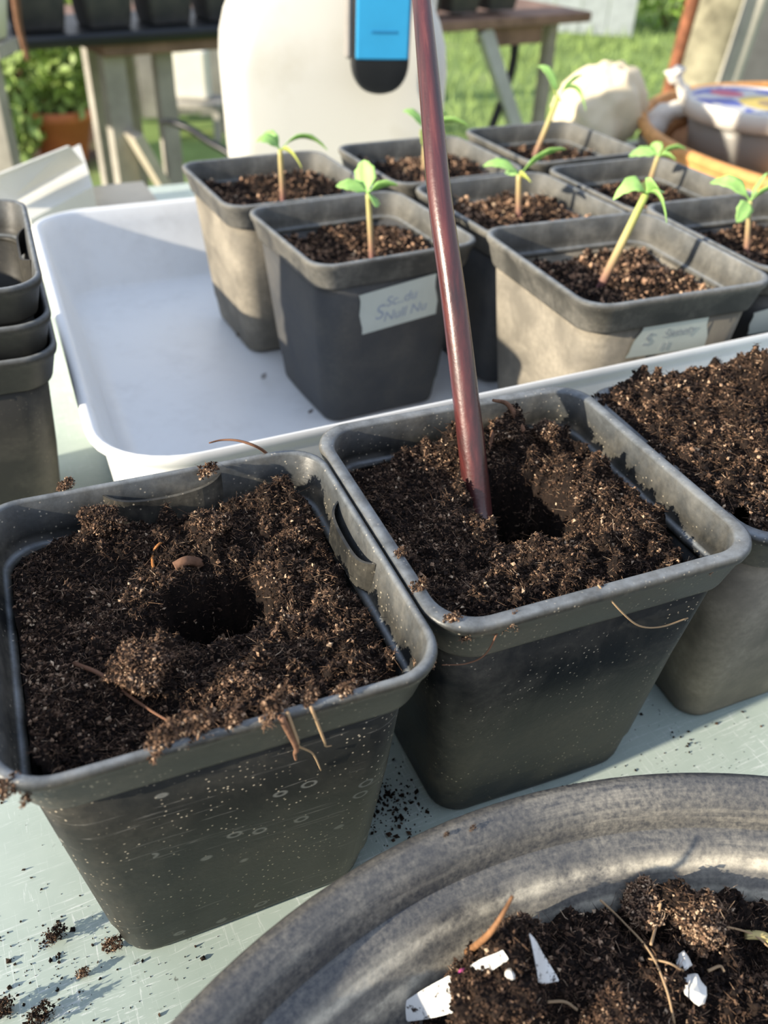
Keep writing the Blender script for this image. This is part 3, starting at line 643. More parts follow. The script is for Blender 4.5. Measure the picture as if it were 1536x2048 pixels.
# ------------------------------------------------------------------ basin
BC = np.array([0.0994, -0.0215, 0.0])
bs = empty('round_basin', tuple(BC)); tag(bs, 'round scuffed black plastic basin in the front right corner', 'basin')
prof = [(0.118, 0.0), (0.124, 0.001), (0.128, 0.004), (0.146, 0.040), (0.1555, 0.060), (0.160, 0.0625), (0.1695, 0.0635), (0.1725, 0.0645), (0.1742, 0.0672), (0.1742, 0.0700), (0.1728, 0.0722), (0.1705, 0.0730),
        (0.1680, 0.0724), (0.1655, 0.0708), (0.1636, 0.0684), (0.1622, 0.0650), (0.1616, 0.0615), (0.1610, 0.0594), (0.1594, 0.0589), (0.1584, 0.0580), (0.1577, 0.0545), (0.1570, 0.0519), (0.1552, 0.0514), (0.1544, 0.0503),
        (0.1537, 0.0465), (0.1526, 0.0430), (0.1512, 0.0400), (0.1360, 0.0100), (0.132, 0.005), (0.126, 0.003)]
V, F = loft(lathe(prof, 160), cap0=True, cap1=True); mesh_np('basin_shell', V, F, M_basin, True, parent=bs)
def in_basin(px, py, k=1.0): return (np.hypot(px, py) <= 0.1505 * k) & (py > -0.02) & (px > -0.12)
def bl_(px, py, z=0.042): p = at_z(px, py, z); return p[0] - BC[0], p[1] - BC[1]
bb = []
for (px, py, amp, s_) in ((1130, 1890, .006, .010), (1450, 1990, .008, .010), (1190, 2040, .008, .008), (1100, 1985, .007, .006), (1318, 1840, .016, .006), (1400, 1872, .013, .007), (1240, 1980, .008, .014), (1000, 1990, .012, .011), (1020, 1915, .014, .007), (960, 1995, .014, .010), (1000, 2035, .012, .012), (1150, 1930, .006, .015), (1500, 1840, .009, .012), (1330, 2030, .007, .012), (900, 1960, -.004, .010)):
    u, v_ = bl_(px, py); bb.append((u, v_, amp, s_, s_))
_, sC = compost(BC[0], BC[1], 0, 0, 'loose brown compost with straw and stones in the basin', 0.1505, 0.0385, bb, 0.00070, 56000, 24000, 77, cr=(0.00025, 0.0010), inside=in_basin, clumps=2600, rough=1.45, focus=lambda a, b_: (b_ > 0.035) & (a > -0.10), over=7.0)

# ------------------------------------------------------------------ small things lying about
def lump(name, c, r, label, cat, m_, squash=(1, 1, 0.75), seed=0, group=None, sub=2):
    import bmesh
    bm = bmesh.new(); bmesh.ops.create_icosphere(bm, subdivisions=sub, radius=1.0)
    co = np.array([v.co[:] for v in bm.verts]); fa = np.array([[v.index for v in f.verts] for f in bm.faces]); bm.free()
    rr = np.random.default_rng(seed); n = fbm(co[:, 0] + seed, co[:, 1] + co[:, 2] * 1.7, 1.7, 3, seed)
    V = co * (1 + 0.55 * n)[:, None] * np.array(squash) * r
    o = mesh_np(name, V, fa, m_, False, np.clip(0.45 + n, 0, 1)); o.location = tuple(np.array(c) + np.array([0, 0, r * squash[2] * 0.6])); tag(o, label, cat, group); return o
def fuzzy_clod(c, r, label, seed, warm=0.55, n=90):
    n = int(n * 3); rr = np.random.default_rng(seed); sq = rr.uniform(0.55, 1.25, 3); P = rr.normal(size=(n, 3)); P = P / np.linalg.norm(P, axis=1)[:, None] * (rr.random(n) ** 0.4)[:, None] * r; P *= sq; P += 0.35 * r * np.sin(P[:, [1, 2, 0]] / r * 3)
    C = crumbs(P, rr.uniform(0.06, 0.22, n) * r, np.clip(rr.normal(warm - 0.12, 0.2, n), 0, 1), rr)
    Fb = fibres(P[:n // 2], rr.uniform(0.4, 1.0, n // 2) * r, np.full(n // 2, r * 0.022), np.full(n // 2, 0.7), rr, 0.8)
    o = mesh_np('compost_clod', np.vstack([C[0], Fb[0]]), [C[1], Fb[1] + len(C[0])], M_comp, False, np.concatenate([C[2], Fb[2]]))
    o.location = tuple(c); tag(o, label, 'clod'); return o
def strand(name, pts, r, label, m_, cat='root', n=24, taper=True):
    P = spline(pts, n); c = P[0].copy(); R_ = r * (1 - 0.6 * np.linspace(0, 1, n)) if taper else r
    V, F = tube(P - c, R_, 6); o = mesh_np(name, V, F, m_, True); o.location = tuple(c); tag(o, label, cat); return o
def face_pt(pose, px, py, s=1.0, off=0.0):     # a point on a pot's front wall
    x, y, yaw = pose; R_ = rotz(yaw); tl = (PW1 - PW0) / 2 / (PH - 0.016); n = R_ @ np.array([0, -1, -tl]); n /= np.linalg.norm(n)
    p0 = np.array([x, y, 0]) + R_ @ np.array([0, -(PW0 / 2) * s, 0]); d = ray(px, py); return ORG + d * (np.dot(n, p0 - ORG) / np.dot(n, d)) + n * off
def on(px, py, pose, sf, lift=0.0):            # a point on a pot's compost: march the ray down to it
    for z in np.arange(0.125, 0.05, -0.0003):
        p = at_z(px, py, z); dx, dy = p[0] - pose[0], p[1] - pose[1]; c_, s_ = math.cos(pose[2]), math.sin(pose[2])
        u, v_ = dx * c_ + dy * s_, -dx * s_ + dy * c_
        if abs(u) < 0.047 and abs(v_) < 0.047 and sf(np.array([u]), np.array([v_]))[0] >= z: return p + np.array([0, 0, lift])
    return at_z(px, py, 0.1)
def onC(px, py, lift=0.0):
    lift = lift * 1.4 + 0.0008 * (lift > 0)
    for z in np.arange(0.07, 0.02, -0.0003):
        p = at_z(px, py, z)
        u, v_ = p[0] - BC[0], p[1] - BC[1]
        if math.hypot(u, v_) < 0.15 and sC(np.array([u]), np.array([v_]))[0] >= z: return p + np.array([0, 0, lift])
    return at_z(px, py, 0.045)
h = PH
# roots and straws
strand('dry_root', [on(549, 922, A, sA), at_z(520, 897, h + 0.004), at_z(480, 882, h + 0.007), at_z(445, 880, h + 0.006), at_z(418, 886, h + 0.006)], 0.0006, 'thin dark root arching up from the back of the nearest pot', M_root)
strand('orange_root', [on(312, 1165, A, sA), on(306, 1120, A, sA, 0.001), on(318, 1095, A, sA, 0.0012), on(352, 1078, A, sA, 0.001), on(362, 1060, A, sA)], 0.0006, 'curled orange root beside the hole in the nearest pot', M_orange_root)
strand('twig', [on(150, 1332, A, sA, 0.001), on(205, 1362, A, sA, 0.0025), on(258, 1402, A, sA, 0.0025), on(310, 1438, A, sA, 0.0025), on(370, 1465, A, sA, 0.001)], 0.0007, 'thin straight dark twig lying at the front left of the nearest compost', M_root, 'twig')
strand('dangling_root', [at_z(574, 1424, h + 0.001), face_pt(A, 580, 1440, off=0.0060), face_pt(A, 588, 1466, off=0.004), face_pt(A, 618, 1488, off=0.003), face_pt(A, 637, 1528, off=0.002)], 0.0005, 'pale root dangling over the front rim of the nearest pot', M_fibre)
strand('dangling_root', [at_z(562, 1434, h + 0.001), face_pt(A, 577, 1452, off=0.0060), face_pt(A, 580, 1480, off=0.004), face_pt(A, 586, 1503, off=0.0025)], 0.0009, 'short thick crumbly root hanging beside the pale dangling root', M_bark)
strand('dangling_root', [at_z(622, 1414, h + 0.001), face_pt(A, 632, 1440, off=0.0060), face_pt(A, 641, 1466, off=0.004), face_pt(A, 655, 1472, off=0.003)], 0.00045, 'short forked root hanging right of the pale dangling root', M_fibre)
strand('straw_fibre', [at_z(1196, 1170, h + 0.001), face_pt(B, 1225, 1200, off=0.005), face_pt(B, 1262, 1228, off=0.005), face_pt(B, 1310, 1234, off=0.004), face_pt(B, 1364, 1222, off=0.003)], 0.00028, 'white curved fibre on the front wall of the rod pot', M_fibre, 'fibre', taper=False)
strand('root_thread', [at_z(1000, 1255, h - 0.004), face_pt(B, 955, 1280, off=0.005), face_pt(B, 920, 1305, off=0.004), at_z(884, 1330, h - 0.01)], 0.0003, 'thin root thread between the two nearest pots', M_root, 'fibre')
strand('bark_shard', [on(975, 905, B, sB), on(985, 870, B, sB, 0.003), on(978, 838, B, sB, 0.006)], 0.0011, 'upright bark shard behind the foot of the rod', M_bark, 'bark')
strand('bark_shard', [on(1045, 862, B, sB), on(1015, 830, B, sB, 0.004), at_z(985, 800, 0.118)], 0.0013, 'slanting bark shard on the rear mound of the rod pot', M_bark, 'bark')
strand('bark_shard', [on(1335, 975, B, sB, 0.001), on(1352, 1000, B, sB, 0.002), on(1368, 1022, B, sB, 0.001)], 0.0016, 'short orange bark shard by the right wall of the rod pot', M_orange_root, 'bark')
strand('bark_chip', [on(350, 1140, A, sA, 0.0012), on(375, 1132, A, sA, 0.002), on(402, 1128, A, sA, 0.0004)], 0.0016, 'reddish brown bark chip on the edge of the nearest hole', M_bark, 'bark', taper=False)
strand('straw', [onC(1192, 1826, 0.004), onC(1238, 1862, 0.003), onC(1290, 1922, 0.003), onC(1325, 1990, 0.002), onC(1342, 2060, 0.002)], 0.0003, 'long curved straw across the compost in the basin', M_fibre, 'straw', taper=False)
strand('straw', [onC(1310, 1832, 0.004), onC(1304, 1865, 0.004), onC(1298, 1898, 0.001)], 0.00038, 'short upright straw under the clod at the basin wall', M_fibre, 'straw', taper=False)
strand('straw', [onC(1428, 1864, 0.002), onC(1480, 1882, 0.003), onC(1510, 1898, 0.003), onC(1540, 1920, 0.002)], 0.0003, 'straw at the right side of the basin beside the yellow chip', M_fibre, 'straw', taper=False)
strand('straw', [onC(1294, 1926, 0.001), onC(1330, 1940, 0.002), onC(1362, 1950, 0.001)], 0.00028, 'short straw crossing the long curved straw', M_fibre, 'straw', taper=False)
strand('straw', [onC(1092, 2012, 0.001), onC(1125, 2017, 0.002), onC(1152, 2028, 0.001)], 0.0004, 'forked pale straw near the white plastic scrap', M_fibre, 'straw', taper=False)
strand('straw', [onC(1412, 1950, 0.001), onC(1432, 1946, 0.002), onC(1444, 1952, 0.001)], 0.0004, 'tiny bent straw right of the white stone', M_fibre, 'straw', taper=False)
strand('wood_chip', [onC(1484, 1880, 0.0015), onC(1515, 1888, 0.0025), onC(1545, 1900, 0.0015)], 0.0013, 'yellowish split wood chip at the right side of the basin', plain('yellow_wood', (0.52, 0.42, 0.18), 0.7, 0.2, 0.3, 200), 'wood chip', taper=False)
strand('dry_leaf', [onC(930, 1930, 0.004), onC(965, 1912, 0.006), onC(985, 1895, 0.008), onC(1010, 1858, 0.010)], 0.0010, 'curled brown dry leaf at the basin wall', plain('dry_leaf_brown', (0.26, 0.13, 0.06), 0.7, 0.2, 0.4, 300), 'leaf')
lump('white_stone', onC(1386, 1984, 0), 0.0036, 'white oval stone in the basin compost', 'stone', M_stone, (0.72, 1.1, 0.7), 4)
lump('pale_stone', onC(1364, 1926, 0), 0.0022, 'small grey-white stone above the white oval stone', 'stone', M_stone, (0.8, 1, 0.7), 9)
lump('perlite_bead', onC(1020, 1951, 0), 0.0012, 'tiny white bead beside the white plastic scraps', 'bead', M_stone, (1, 1, 0.8), 5)
lump('pebble', at_z(805, 1241, h - 0.0150), 0.0020, 'sandy round pebble on the inner ledge of the nearest pot', 'pebble', M_pebble, (1, 1, 0.9), 6)
fuzzy_clod(at_z(838, 1290, h - 0.012), 0.0022, 'small tan clod in the right corner ledge of the nearest pot', 1, 0.8, 60)
fuzzy_clod(at_z(850, 1322, h - 0.011), 0.0032, 'orange-brown clod at the front right corner of the nearest pot', 2, 0.85, 120)
fuzzy_clod(at_z(858, 1298, h - 0.011), 0.0022, 'small orange-brown clod behind the corner clod of the nearest pot', 22, 0.85, 60)
# scraps of white plastic label in the basin
def scrap(corners, label, pink=False):
    Q = [onC(*c, 0.0035) for c in corners]; nu, nv = 10, 5; V = []
    for off in (0.0, -0.0006):
        for j in range(nv + 1):
            for i in range(nu + 1):
                a, b_ = i / nu, j / nv; p = (Q[0] * (1 - a) + Q[1] * a) * (1 - b_) + (Q[3] * (1 - a) + Q[2] * a) * b_
                V.append(p + np.array([0, 0, off + 0.0006 * math.sin(a * 5 + b_ * 3)]))
    m_ = (nu + 1) * (nv + 1); F = []
    for j in range(nv):
        for i in range(nu): a = j * (nu + 1) + i; F.append((a, a + nu + 1, a + nu + 2, a + 1)); F.append((a + m_, a + m_ + 1, a + m_ + nu + 2, a + m_ + nu + 1))
    V = np.array(V); c = V[0].copy()
    o = mesh_np('plastic_label', V - c, np.array(F), M_scrap, True); o.location = tuple(c); tag(o, label, 'plastic label')
    if pink:
        q = onC(922, 1976, 0.0043) - c; s1 = lathe([(0.0014, 0), (0.0014, 0.0003)], 12, tuple(q)); V, F = loft(s1, cap0=True, cap1=True)
        mesh_np('pink_mark', V, F, plain('pink_ink', (0.65, 0.10, 0.30), 0.6), True, parent=o)
m, t, b = mat('dirty_white_label', 0.5, 0.4)
dm = ramp(t, noise(t, 420, 4, 0.7, objvec(t)), [(0.56, 0.0), (0.62, 1.0)]); t.links.new(mix(t, dm, (0.78, 0.78, 0.75), (0.04, 0.03, 0.025)), b.inputs['Base Color']); M_scrap = m
scrap([(802, 2008), (930, 1950), (935, 2040), (806, 2062)], 'dirty white plastic plant label with a pink mark in the basin', True)
scrap([(935, 1955), (1000, 1922), (1010, 1945), (945, 1978)], 'narrow white label piece behind the dark compost block in the basin')
scrap([(1052, 1890), (1085, 1935), (1110, 1985), (1070, 1985)], 'torn white label piece standing right of the compost block in the basin')
# clods on rims and table
cl = [(1198, 1178, h - .003, .0026, 'largest orange-brown clod hanging on the front rim of the rod pot'), (1302, 1156, h - .003, .0016, 'small clod on the front rim of the rod pot, second from its right end'), (1424, 1134, h - .004, .0017, 'clod on the front rim near the right corner of the rod pot'),
      (938, 1262, h - .004, .0028, 'clod hanging below the front left corner of the rod pot'), (1020, 1240, h - .003, .0024, 'clod on the front rim of the rod pot beside its left corner'), (1032, 1250, h - .006, .0015, 'small clod just under the front rim of the rod pot'),
      (905, 1235, h, .0020, 'crumbly clod on top of the front left corner of the rod pot'), (800, 1105, h, .0018, 'small clod on the left rim of the rod pot'), (840, 1170, h, .0022, 'clod on the left rim of the rod pot near its front corner'),
      (325, 1478, h, .0034, 'tan clod on the front rim of the nearest pot, leftmost of four'), (395, 1452, h, .0034, 'tan clod on the front rim of the nearest pot, second from left'), (465, 1438, h, .0030, 'tan clod on the front rim of the nearest pot, third from left'),
      (545, 1415, h, .0036, 'tan clod on the front rim of the nearest pot above the dangling roots'), (620, 1396, h, .0026, 'tan clod on the front rim of the nearest pot right of the dangling roots'), (690, 1380, h, .0022, 'small tan clod at the right of the front rim of the nearest pot'),
      (12, 1575, h - .003, .0028, 'orange-brown clod at the front left rim corner of the nearest pot'), (52, 1598, h - .006, .0014, 'tiny clod under the front left rim corner of the nearest pot'),
      (225, 1888, .002, .0026, 'fuzzy brown clod on the table left of the nearest pot'), (108, 1868, .0025, .0026, 'dark clod on the green table at the lower left'), (78, 2030, .002, .0030, 'dark clod on the table at the bottom left corner'),
      (165, 1945, .0015, .0018, 'small reddish clod on the table at the lower left'), (5, 2015, .002, .003, 'dark clod on the table cut by the left photo edge'),
      (415, 940, h, .0028, 'small fuzzy clod on the back rim of the nearest pot'), (130, 970, h, .0025, 'small fuzzy clod on the back rim of the nearest pot at its left')]
for i, (px, py, z, r, lb) in enumerate(cl):
    fuzzy_clod(at_z(px, py, z + r * 0.4), r, lb, 100 + i, 0.30 if 'dark' in lb else 0.66, 80)
BIG = [(on(285, 1335, A, sA, 0.001), 0.0075, 'tan sunlit crumbly clod in front of the hole in the nearest pot', 0.76, 300), (on(500, 1375, A, sA, 0.001), 0.0060, 'brown crumbly clod in the front middle of the nearest pot', 0.72, 200),
       (on(425, 1045, A, sA, 0.001), 0.0055, 'crumbly clod standing behind the hole in the nearest pot', 0.74, 200), (on(200, 1035, A, sA, 0.001), 0.0055, 'crumbly clod at the rear left of the nearest compost', 0.70, 200), (on(585, 1075, A, sA, 0.001), 0.0050, 'tan crumbly clod right of the hole in the nearest pot', 0.76, 180),
       (on(872, 858, B, sB, 0.001), 0.0060, 'tan crumbly clod left of the rod at the rear of its pot', 0.76, 220), (on(1010, 850, B, sB, 0.000), 0.0055, 'tall tan crumbly clod behind the rod', 0.74, 220), (on(1092, 862, B, sB, 0.001), 0.0050, 'round crumbly clod right of the tall clod behind the rod', 0.74, 180),
       (on(1240, 1075, B, sB, 0.000), 0.0055, 'crumbly clod right of the hole in the rod pot', 0.70, 200), (onC(1285, 1822, 0.003), 0.0060, 'tan fuzzy clod leaning on the basin wall, left of two', 0.86, 300), (onC(1392, 1852, 0.003), 0.0065, 'tan fuzzy clod leaning on the basin wall, right of two', 0.82, 300),
       (onC(985, 1985, 0.001), 0.0105, 'large dark brown compost block between the white label scraps', 0.55, 500), (onC(1240, 2035, 0.0), 0.0080, 'reddish brown compost block under the long straw in the basin', 0.66, 400)]
def big_clod(c, r, label, seed, warm):
    rr = np.random.default_rng(seed); n = int(1500 * (r / 0.006) ** 2); D = rr.normal(size=(n, 3)); D /= np.linalg.norm(D, axis=1)[:, None]
    sq = np.array([rr.uniform(0.75, 1.2), rr.uniform(0.7, 1.1), 0.72]) * r
    def rad(d): return 1 + 0.55 * fbm(d[:, 0] * 1.3 + seed, d[:, 1] * 1.3 + d[:, 2] * 1.9, 1.6, 4, seed)
    v, f = ico(); import bmesh
    bm = bmesh.new(); bmesh.ops.create_icosphere(bm, subdivisions=4, radius=1.0); co = np.array([q.co[:] for q in bm.verts]); fa = np.array([[q.index for q in g.verts] for g in bm.faces]); bm.free()
    core = co * rad(co)[:, None] * sq * 0.97; P = D * (rad(D) * rr.uniform(0.93, 1.05, n))[:, None] * sq
    C = crumbs(P, rr.uniform(0.00018, 0.00060, n), np.clip(rr.normal(warm - 0.18, 0.19, n), 0, 1), rr)
    m_ = n // 3; Fb = fibres(P[:m_], rr.uniform(0.0010, 0.0032, m_), np.full(m_, 0.00007), np.full(m_, warm - 0.02), rr, 0.8)
    a0, a1 = len(core), len(core) + len(C[0])
    o = mesh_np('compost_clod', np.vstack([core, C[0], Fb[0]]), [fa, C[1] + a0, Fb[1] + a1], M_comp, False, np.concatenate([np.full(len(core), 0.22), C[2], Fb[2]]))
    o.location = tuple(np.array(c) - np.array([0, 0, 0.25 * r])); tag(o, label, 'clod'); return o
for i, (p_, r_, lb, wm, n_) in enumerate(BIG): big_clod(p_, r_, lb, 300 + i, wm)
for i, (px, py, z, r, lb) in enumerate(((528, 752, .009, .0016, 'small dark crumb on the white tray floor before the dusty rear pot'), (478, 668, .009, .0018, 'dark crumb at the foot of the dusty rear pot in the tray'), (622, 822, .009, .0015, 'dark crumb at the foot of the labelled pot in the tray'), (893, 1668, .0735, .0008, 'tiny red-brown crumb on the basin rim, left of two'), (946, 1655, .0735, .0008, 'tiny orange crumb on the basin rim, right of two'))):
    fuzzy_clod(at_z(px, py, z), r, lb, 340 + i, 0.5, 40)
# fine spilled compost on the table
def spill(cen, n, seed, label, r=(0.0003, 0.0009)):
    rr = np.random.default_rng(seed); P = []
    for (px, py, s_, k) in cen:
        c = at_z(px, py, 0.0); q = rr.normal(0, 1, (k, 2)) * s_; P.append(np.c_[c[0] + q[:, 0], c[1] + q[:, 1]])
    P = np.vstack(P); keep = np.ones(len(P), bool)
    for (x, y, yaw) in (A, B, K):
        d = P - np.array([x, y]); u = d[:, 0] * math.cos(yaw) + d[:, 1] * math.sin(yaw); v_ = -d[:, 0] * math.sin(yaw) + d[:, 1] * math.cos(yaw); keep &= ~((abs(u) < 0.041) & (abs(v_) < 0.041))
    keep &= np.hypot(P[:, 0] - BC[0], P[:, 1] - BC[1]) > 0.125
    P = P[keep]; rad = r[0] * 0.7 + (r[1] - r[0] * 0.7) * rr.random(len(P)) ** 4
    V, F, T = crumbs(np.c_[P, rad * 0.5], rad, np.clip(rr.normal(0.22, 0.12, len(P)), 0, 1), rr)
    o = mesh_np('spilled_compost', V, F, M_comp, False, T); tag(o, label, 'compost', None, 'stuff')
spill([(130, 1900, .013, 110), (60, 2000, .014, 120), (300, 1960, .02, 70), (60, 1700, .02, 25), (420, 1930, .012, 30)], 0, 5, 'dark grains of compost scattered on the table left of the nearest pot')
spill([(780, 1610, .006, 260), (830, 1490, .008, 80), (760, 1690, .014, 110)], 0, 6, 'dark compost grains on the table between the two nearest pots', (0.0004, 0.0013))
spill([(1250, 1530, .02, 50), (1400, 1500, .03, 90), (1120, 1570, .010, 50), (1350, 1470, .006, 30), (1500, 1480, .02, 30)], 0, 8, 'dark compost grains on the table behind the basin')

# ------------------------------------------------------------------ white container behind the tray
jb = at_y(648, 303, 0.84); JC = np.array([jb[0] + 0.004, 0.862, 0.0])
jg = empty('white_container', tuple(JC), 0.20); tag(jg, 'large white plastic container standing behind the tray', 'container')
def jr(a, b_, rc, z): return ring(a, b_, rc, z, 8, 5)
R = [jr(.086, .058, .02, 0), jr(.0905, .062, .022, .004), jr(.096, .063, .024, .05), jr(.098, .063, .024, .125), jr(.096, .062, .026, .145), jr(.091, .058, .028, .163), jr(.083, .052, .03, .180), jr(.070, .046, .03, .195), jr(.050, .036, .028, .208), jr(.034, .030, .026, .216), jr(.026, .026, .0255, .222), jr(.026, .026, .0255, .24), jr(.022, .022, .0215, .242)]
V, F = loft(R, cap0=True, cap1=True); mesh_np('container_body', V, F, M_jug, True, parent=jg)
V, F = loft(lathe([(0.029, 0.228), (0.030, 0.23), (0.030, 0.252), (0.028, 0.255)], 32), cap0=True, cap1=True); mesh_np('screw_cap', V, F, M_blue, True, parent=jg)
V, F = tube(spline([(0.03, 0, .236), (0.06, 0, .250), (0.082, 0, .225), (0.086, 0, .18), (0.084, 0, .155)], 20), 0.009, 10); mesh_np('handle', V, F, M_white, True, parent=jg)
# blue and black tool handle hung in front of it
th0 = at_y(752, 188, 0.775); HZ = th0[2]
th = empty('tool_handle', (th0[0] + 0.002, 0.779, HZ), 0.20); tag(th, 'blue and black tool handle hanging down the front of the white container', 'tool')
def hand(w, t_, z0_, z1, tz=0.02):
    zs = np.linspace(0, 1, 9); Rg = []
    for k in zs:
        a = PI / 2 * k; f = max(0.12, math.sin(a) ** 0.75); Rg.append(ring(w * f, t_ * (0.5 + 0.5 * f), min(t_ * 0.45, w * f * 0.5), z0_ + tz * (1 - math.cos(a)), 4, 3))
    Rg.append(ring(w, t_, t_ * 0.45, z1 - 0.004, 4, 3)); Rg.append(ring(w * 0.9, t_ * 0.8, t_ * 0.4, z1, 4, 3)); return loft(Rg, cap0=True, cap1=True)
V, F = hand(0.0235, 0.008, 0.0, 0.150, 0.024); mesh_np('grip_body', V, F, M_black, True, parent=th)
V, F = box(0.0425, 0.0030, 0.120, (0.0005, -0.0082, 0.026 + 0.060), 0.0012); bi = mesh_np('blue_inlay', V, F, M_blue, False, parent=th); bi['label'] = 'bright blue inlay'
for z in (0.046, 0.080): V, F = box(0.020, 0.0012, 0.0016, (0.001, -0.0098, z)); mesh_np('raised_bar', V, F, plain('dark_blue', (0.02, 0.20, 0.42), 0.5), False, parent=bi)
V, F = box(0.0050, 0.012, 0.124, (-0.0262, -0.001, 0.022 + 0.066), 0.002); mesh_np('side_rail', V, F, M_greymetal, False, parent=th)
cz = 0.245 - HZ
V, F = tube(spline([(0, 0, 0.145), (-0.004, 0.02, 0.16), (-0.02, 0.055, cz - 0.015), (-0.05, 0.083, cz - 0.013), (-0.022, 0.112, cz - 0.013), (0.005, 0.083, cz - 0.013), (0, 0.05, 0.15), (0.004, 0.0, 0.145)], 40), 0.0012, 6); mesh_np('hanging_cord', V, F, M_black, True, parent=th)

# ------------------------------------------------------------------ cream bag, paper, basket and lidded tub on the table
bq = at_z(1190, 218, 0.042); bc = np.array([bq[0], bq[1], 0.0])
import bmesh
bm = bmesh.new(); bmesh.ops.create_uvsphere(bm, u_segments=64, v_segments=40, radius=1.0)
co = np.array([v.co[:] for v in bm.verts]); fl = [[v.index for v in f.verts] for f in bm.faces]; bm.free()
an = np.arctan2(co[:, 1], co[:, 0]); fold = 0.26 * (1 - 2 * np.abs(np.sin(an * 3.5 + co[:, 2] * 2.5 + np.sin(an * 2))))  * np.clip(1 - abs(co[:, 2]), 0.2, 1) + 0.30 * fbm(co[:, 0] * 2, co[:, 1] * 2 + co[:, 2], 1.3, 3, 4)
Vb = co * (1 + 0.6 * fold)[:, None]; print('bag', bc); Vb = Vb * np.array([0.052, 0.046, 0.054]); Vb[:, 2] = np.maximum(Vb[:, 2] + 0.040, 0.0)
Vb[:, 0] += 0.15 * Vb[:, 2]
T3 = np.array([f for f in fl if len(f) == 3]); T4 = np.array([f for f in fl if len(f) == 4])
o = mesh_np('cloth_bag', Vb, [T3, T4], M_linen, True); o.location = tuple(bc); tag(o, 'crumpled cream cloth bag behind the rear seedling pots', 'bag')
lid_c = at_z(1523, 204, 0.066); TC = np.array([lid_c[0], lid_c[1], 0.0])
pw = empty('paper_wrapper', tuple(at_z(1318, 296, 0.0))); w0_ = np.array(pw.location); tag(pw, 'crumpled white paper wrapper with a torn brown edge beside the cream bag', 'paper')
def wp(px, py, dy=0.0): return at_y(px, py, w0_[1] + dy) - w0_
V, F = tube(spline([wp(1300, 262), wp(1325, 232), wp(1372, 212), wp(1368, 184), wp(1354, 158), wp(1350, 140)], 20), np.r_[np.linspace(.020, .012, 6), np.linspace(.012, .0055, 8), np.linspace(.0055, .013, 6)], 12)
V += 0.002 * np.sin(V[:, [1, 2, 0]] * 400); mesh_np('paper_twist', V, F, M_paper, True, parent=pw)
V, F = tube(spline([wp(1305, 292), wp(1330, 258), wp(1362, 240), wp(1385, 226)], 14), np.linspace(.014, .006, 14), 8); V += 0.0015 * np.sin(V[:, [2, 0, 1]] * 500); mesh_np('brown_edge', V, F, M_brown, True, parent=pw)
V, F = tube(spline([wp(1298, 268), wp(1290, 290), wp(1270, 306)], 8), [.013] * 3 + [.009] * 3 + [.006] * 2, 8); V[:, 2] = np.maximum(V[:, 2], 0.001); mesh_np('paper_tail', V, F, M_paper, True, parent=pw)
bk = empty('cane_basket', tuple(TC)); tag(bk, 'shallow basket with an orange cane rim around the lidded tub', 'basket')
q1, q2, q3 = [at_z(*p, 0.035)[:2] - TC[:2] for p in ((1294, 262), (1400, 326), (1536, 372))]
Am = np.array([2 * (q2 - q1), 2 * (q3 - q1)]); bb2 = np.array([q2 @ q2 - q1 @ q1, q3 @ q3 - q1 @ q1]); ctr = np.linalg.solve(Am, bb2); RB = float(np.hypot(*(q1 - ctr)))
print('basket', ctr, RB, 'tub', TC)
def circ(r, z, wob=0.0, n=72): a = np.linspace(0, 2 * PI, n); return np.c_[ctr[0] + (r + wob * np.sin(a * 24)) * np.cos(a), ctr[1] + (r + wob * np.sin(a * 24)) * np.sin(a), np.full(n, z)]
for r_, z_ in ((RB, 0.037), (RB - 0.004, 0.030)): V, F = tube(circ(r_, z_), 0.0062, 10, False); mesh_np('cane_rim', V, F, M_wicker, True, parent=bk)
for k in range(4): V, F = tube(circ(RB - 0.008 - 0.003 * k, 0.024 - 0.006 * k, 0.0012), 0.0032, 6, False); mesh_np('cane_weave', V, F, M_brown, True, parent=bk)
V, F = loft([circ(RB - 0.02, 0.004)[:-1], circ(RB - 0.022, 0.001)[:-1]], cap0=True, cap1=True); mesh_np('basket_base', V, F, M_brown, True, parent=bk)
tbn = empty('lidded_tub', (TC[0], TC[1], 0.005)); tag(tbn, 'clear tub of brown contents with a printed white lid', 'tub')
m, t, b = mat('clear_tub', 0.15, 0.5); b.inputs['Base Color'].default_value = (0.85, 0.84, 0.78, 1); b.inputs['Transmission Weight'].default_value = 0.75; b.inputs['IOR'].default_value = 1.2; b.inputs['Roughness'].default_value = 0.3; M_clear = m
V, F = loft(lathe([(0.066, 0.0), (0.070, 0.001), (0.078, 0.052), (0.0765, 0.052), (0.0690, 0.003)], 48), cap0=True, cap1=True); mesh_np('tub_wall', V, F, M_clear, True, parent=tbn)
V, F = loft(lathe([(0.060, 0.0045), (0.067, 0.006), (0.0730, 0.040), (0.060, 0.043)], 40), cap0=True, cap1=True); mesh_np('contents', V, F, plain('brown_contents', (0.26, 0.14, 0.09), 0.8, 0.1, 0.5, 60), True, parent=tbn)
m, t, b = mat('printed_lid', 0.35, 0.4); v = objvec(t)
base = mix(t, math_(t, 'GREATER_THAN', noise(t, 22, 2, 0.5, v), 0.49), (0.66, 0.66, 0.66), (0.10, 0.15, 0.50))
def blob(cx_, cy_, r_, col, base):
    s_ = t.nodes.new('ShaderNodeVectorMath'); s_.operation = 'DISTANCE'; t.links.new(v, s_.inputs[0]); s_.inputs[1].default_value = (cx_, cy_, 0.066)
    return mix(t, math_(t, 'LESS_THAN', s_.outputs['Value'], r_), base, col)
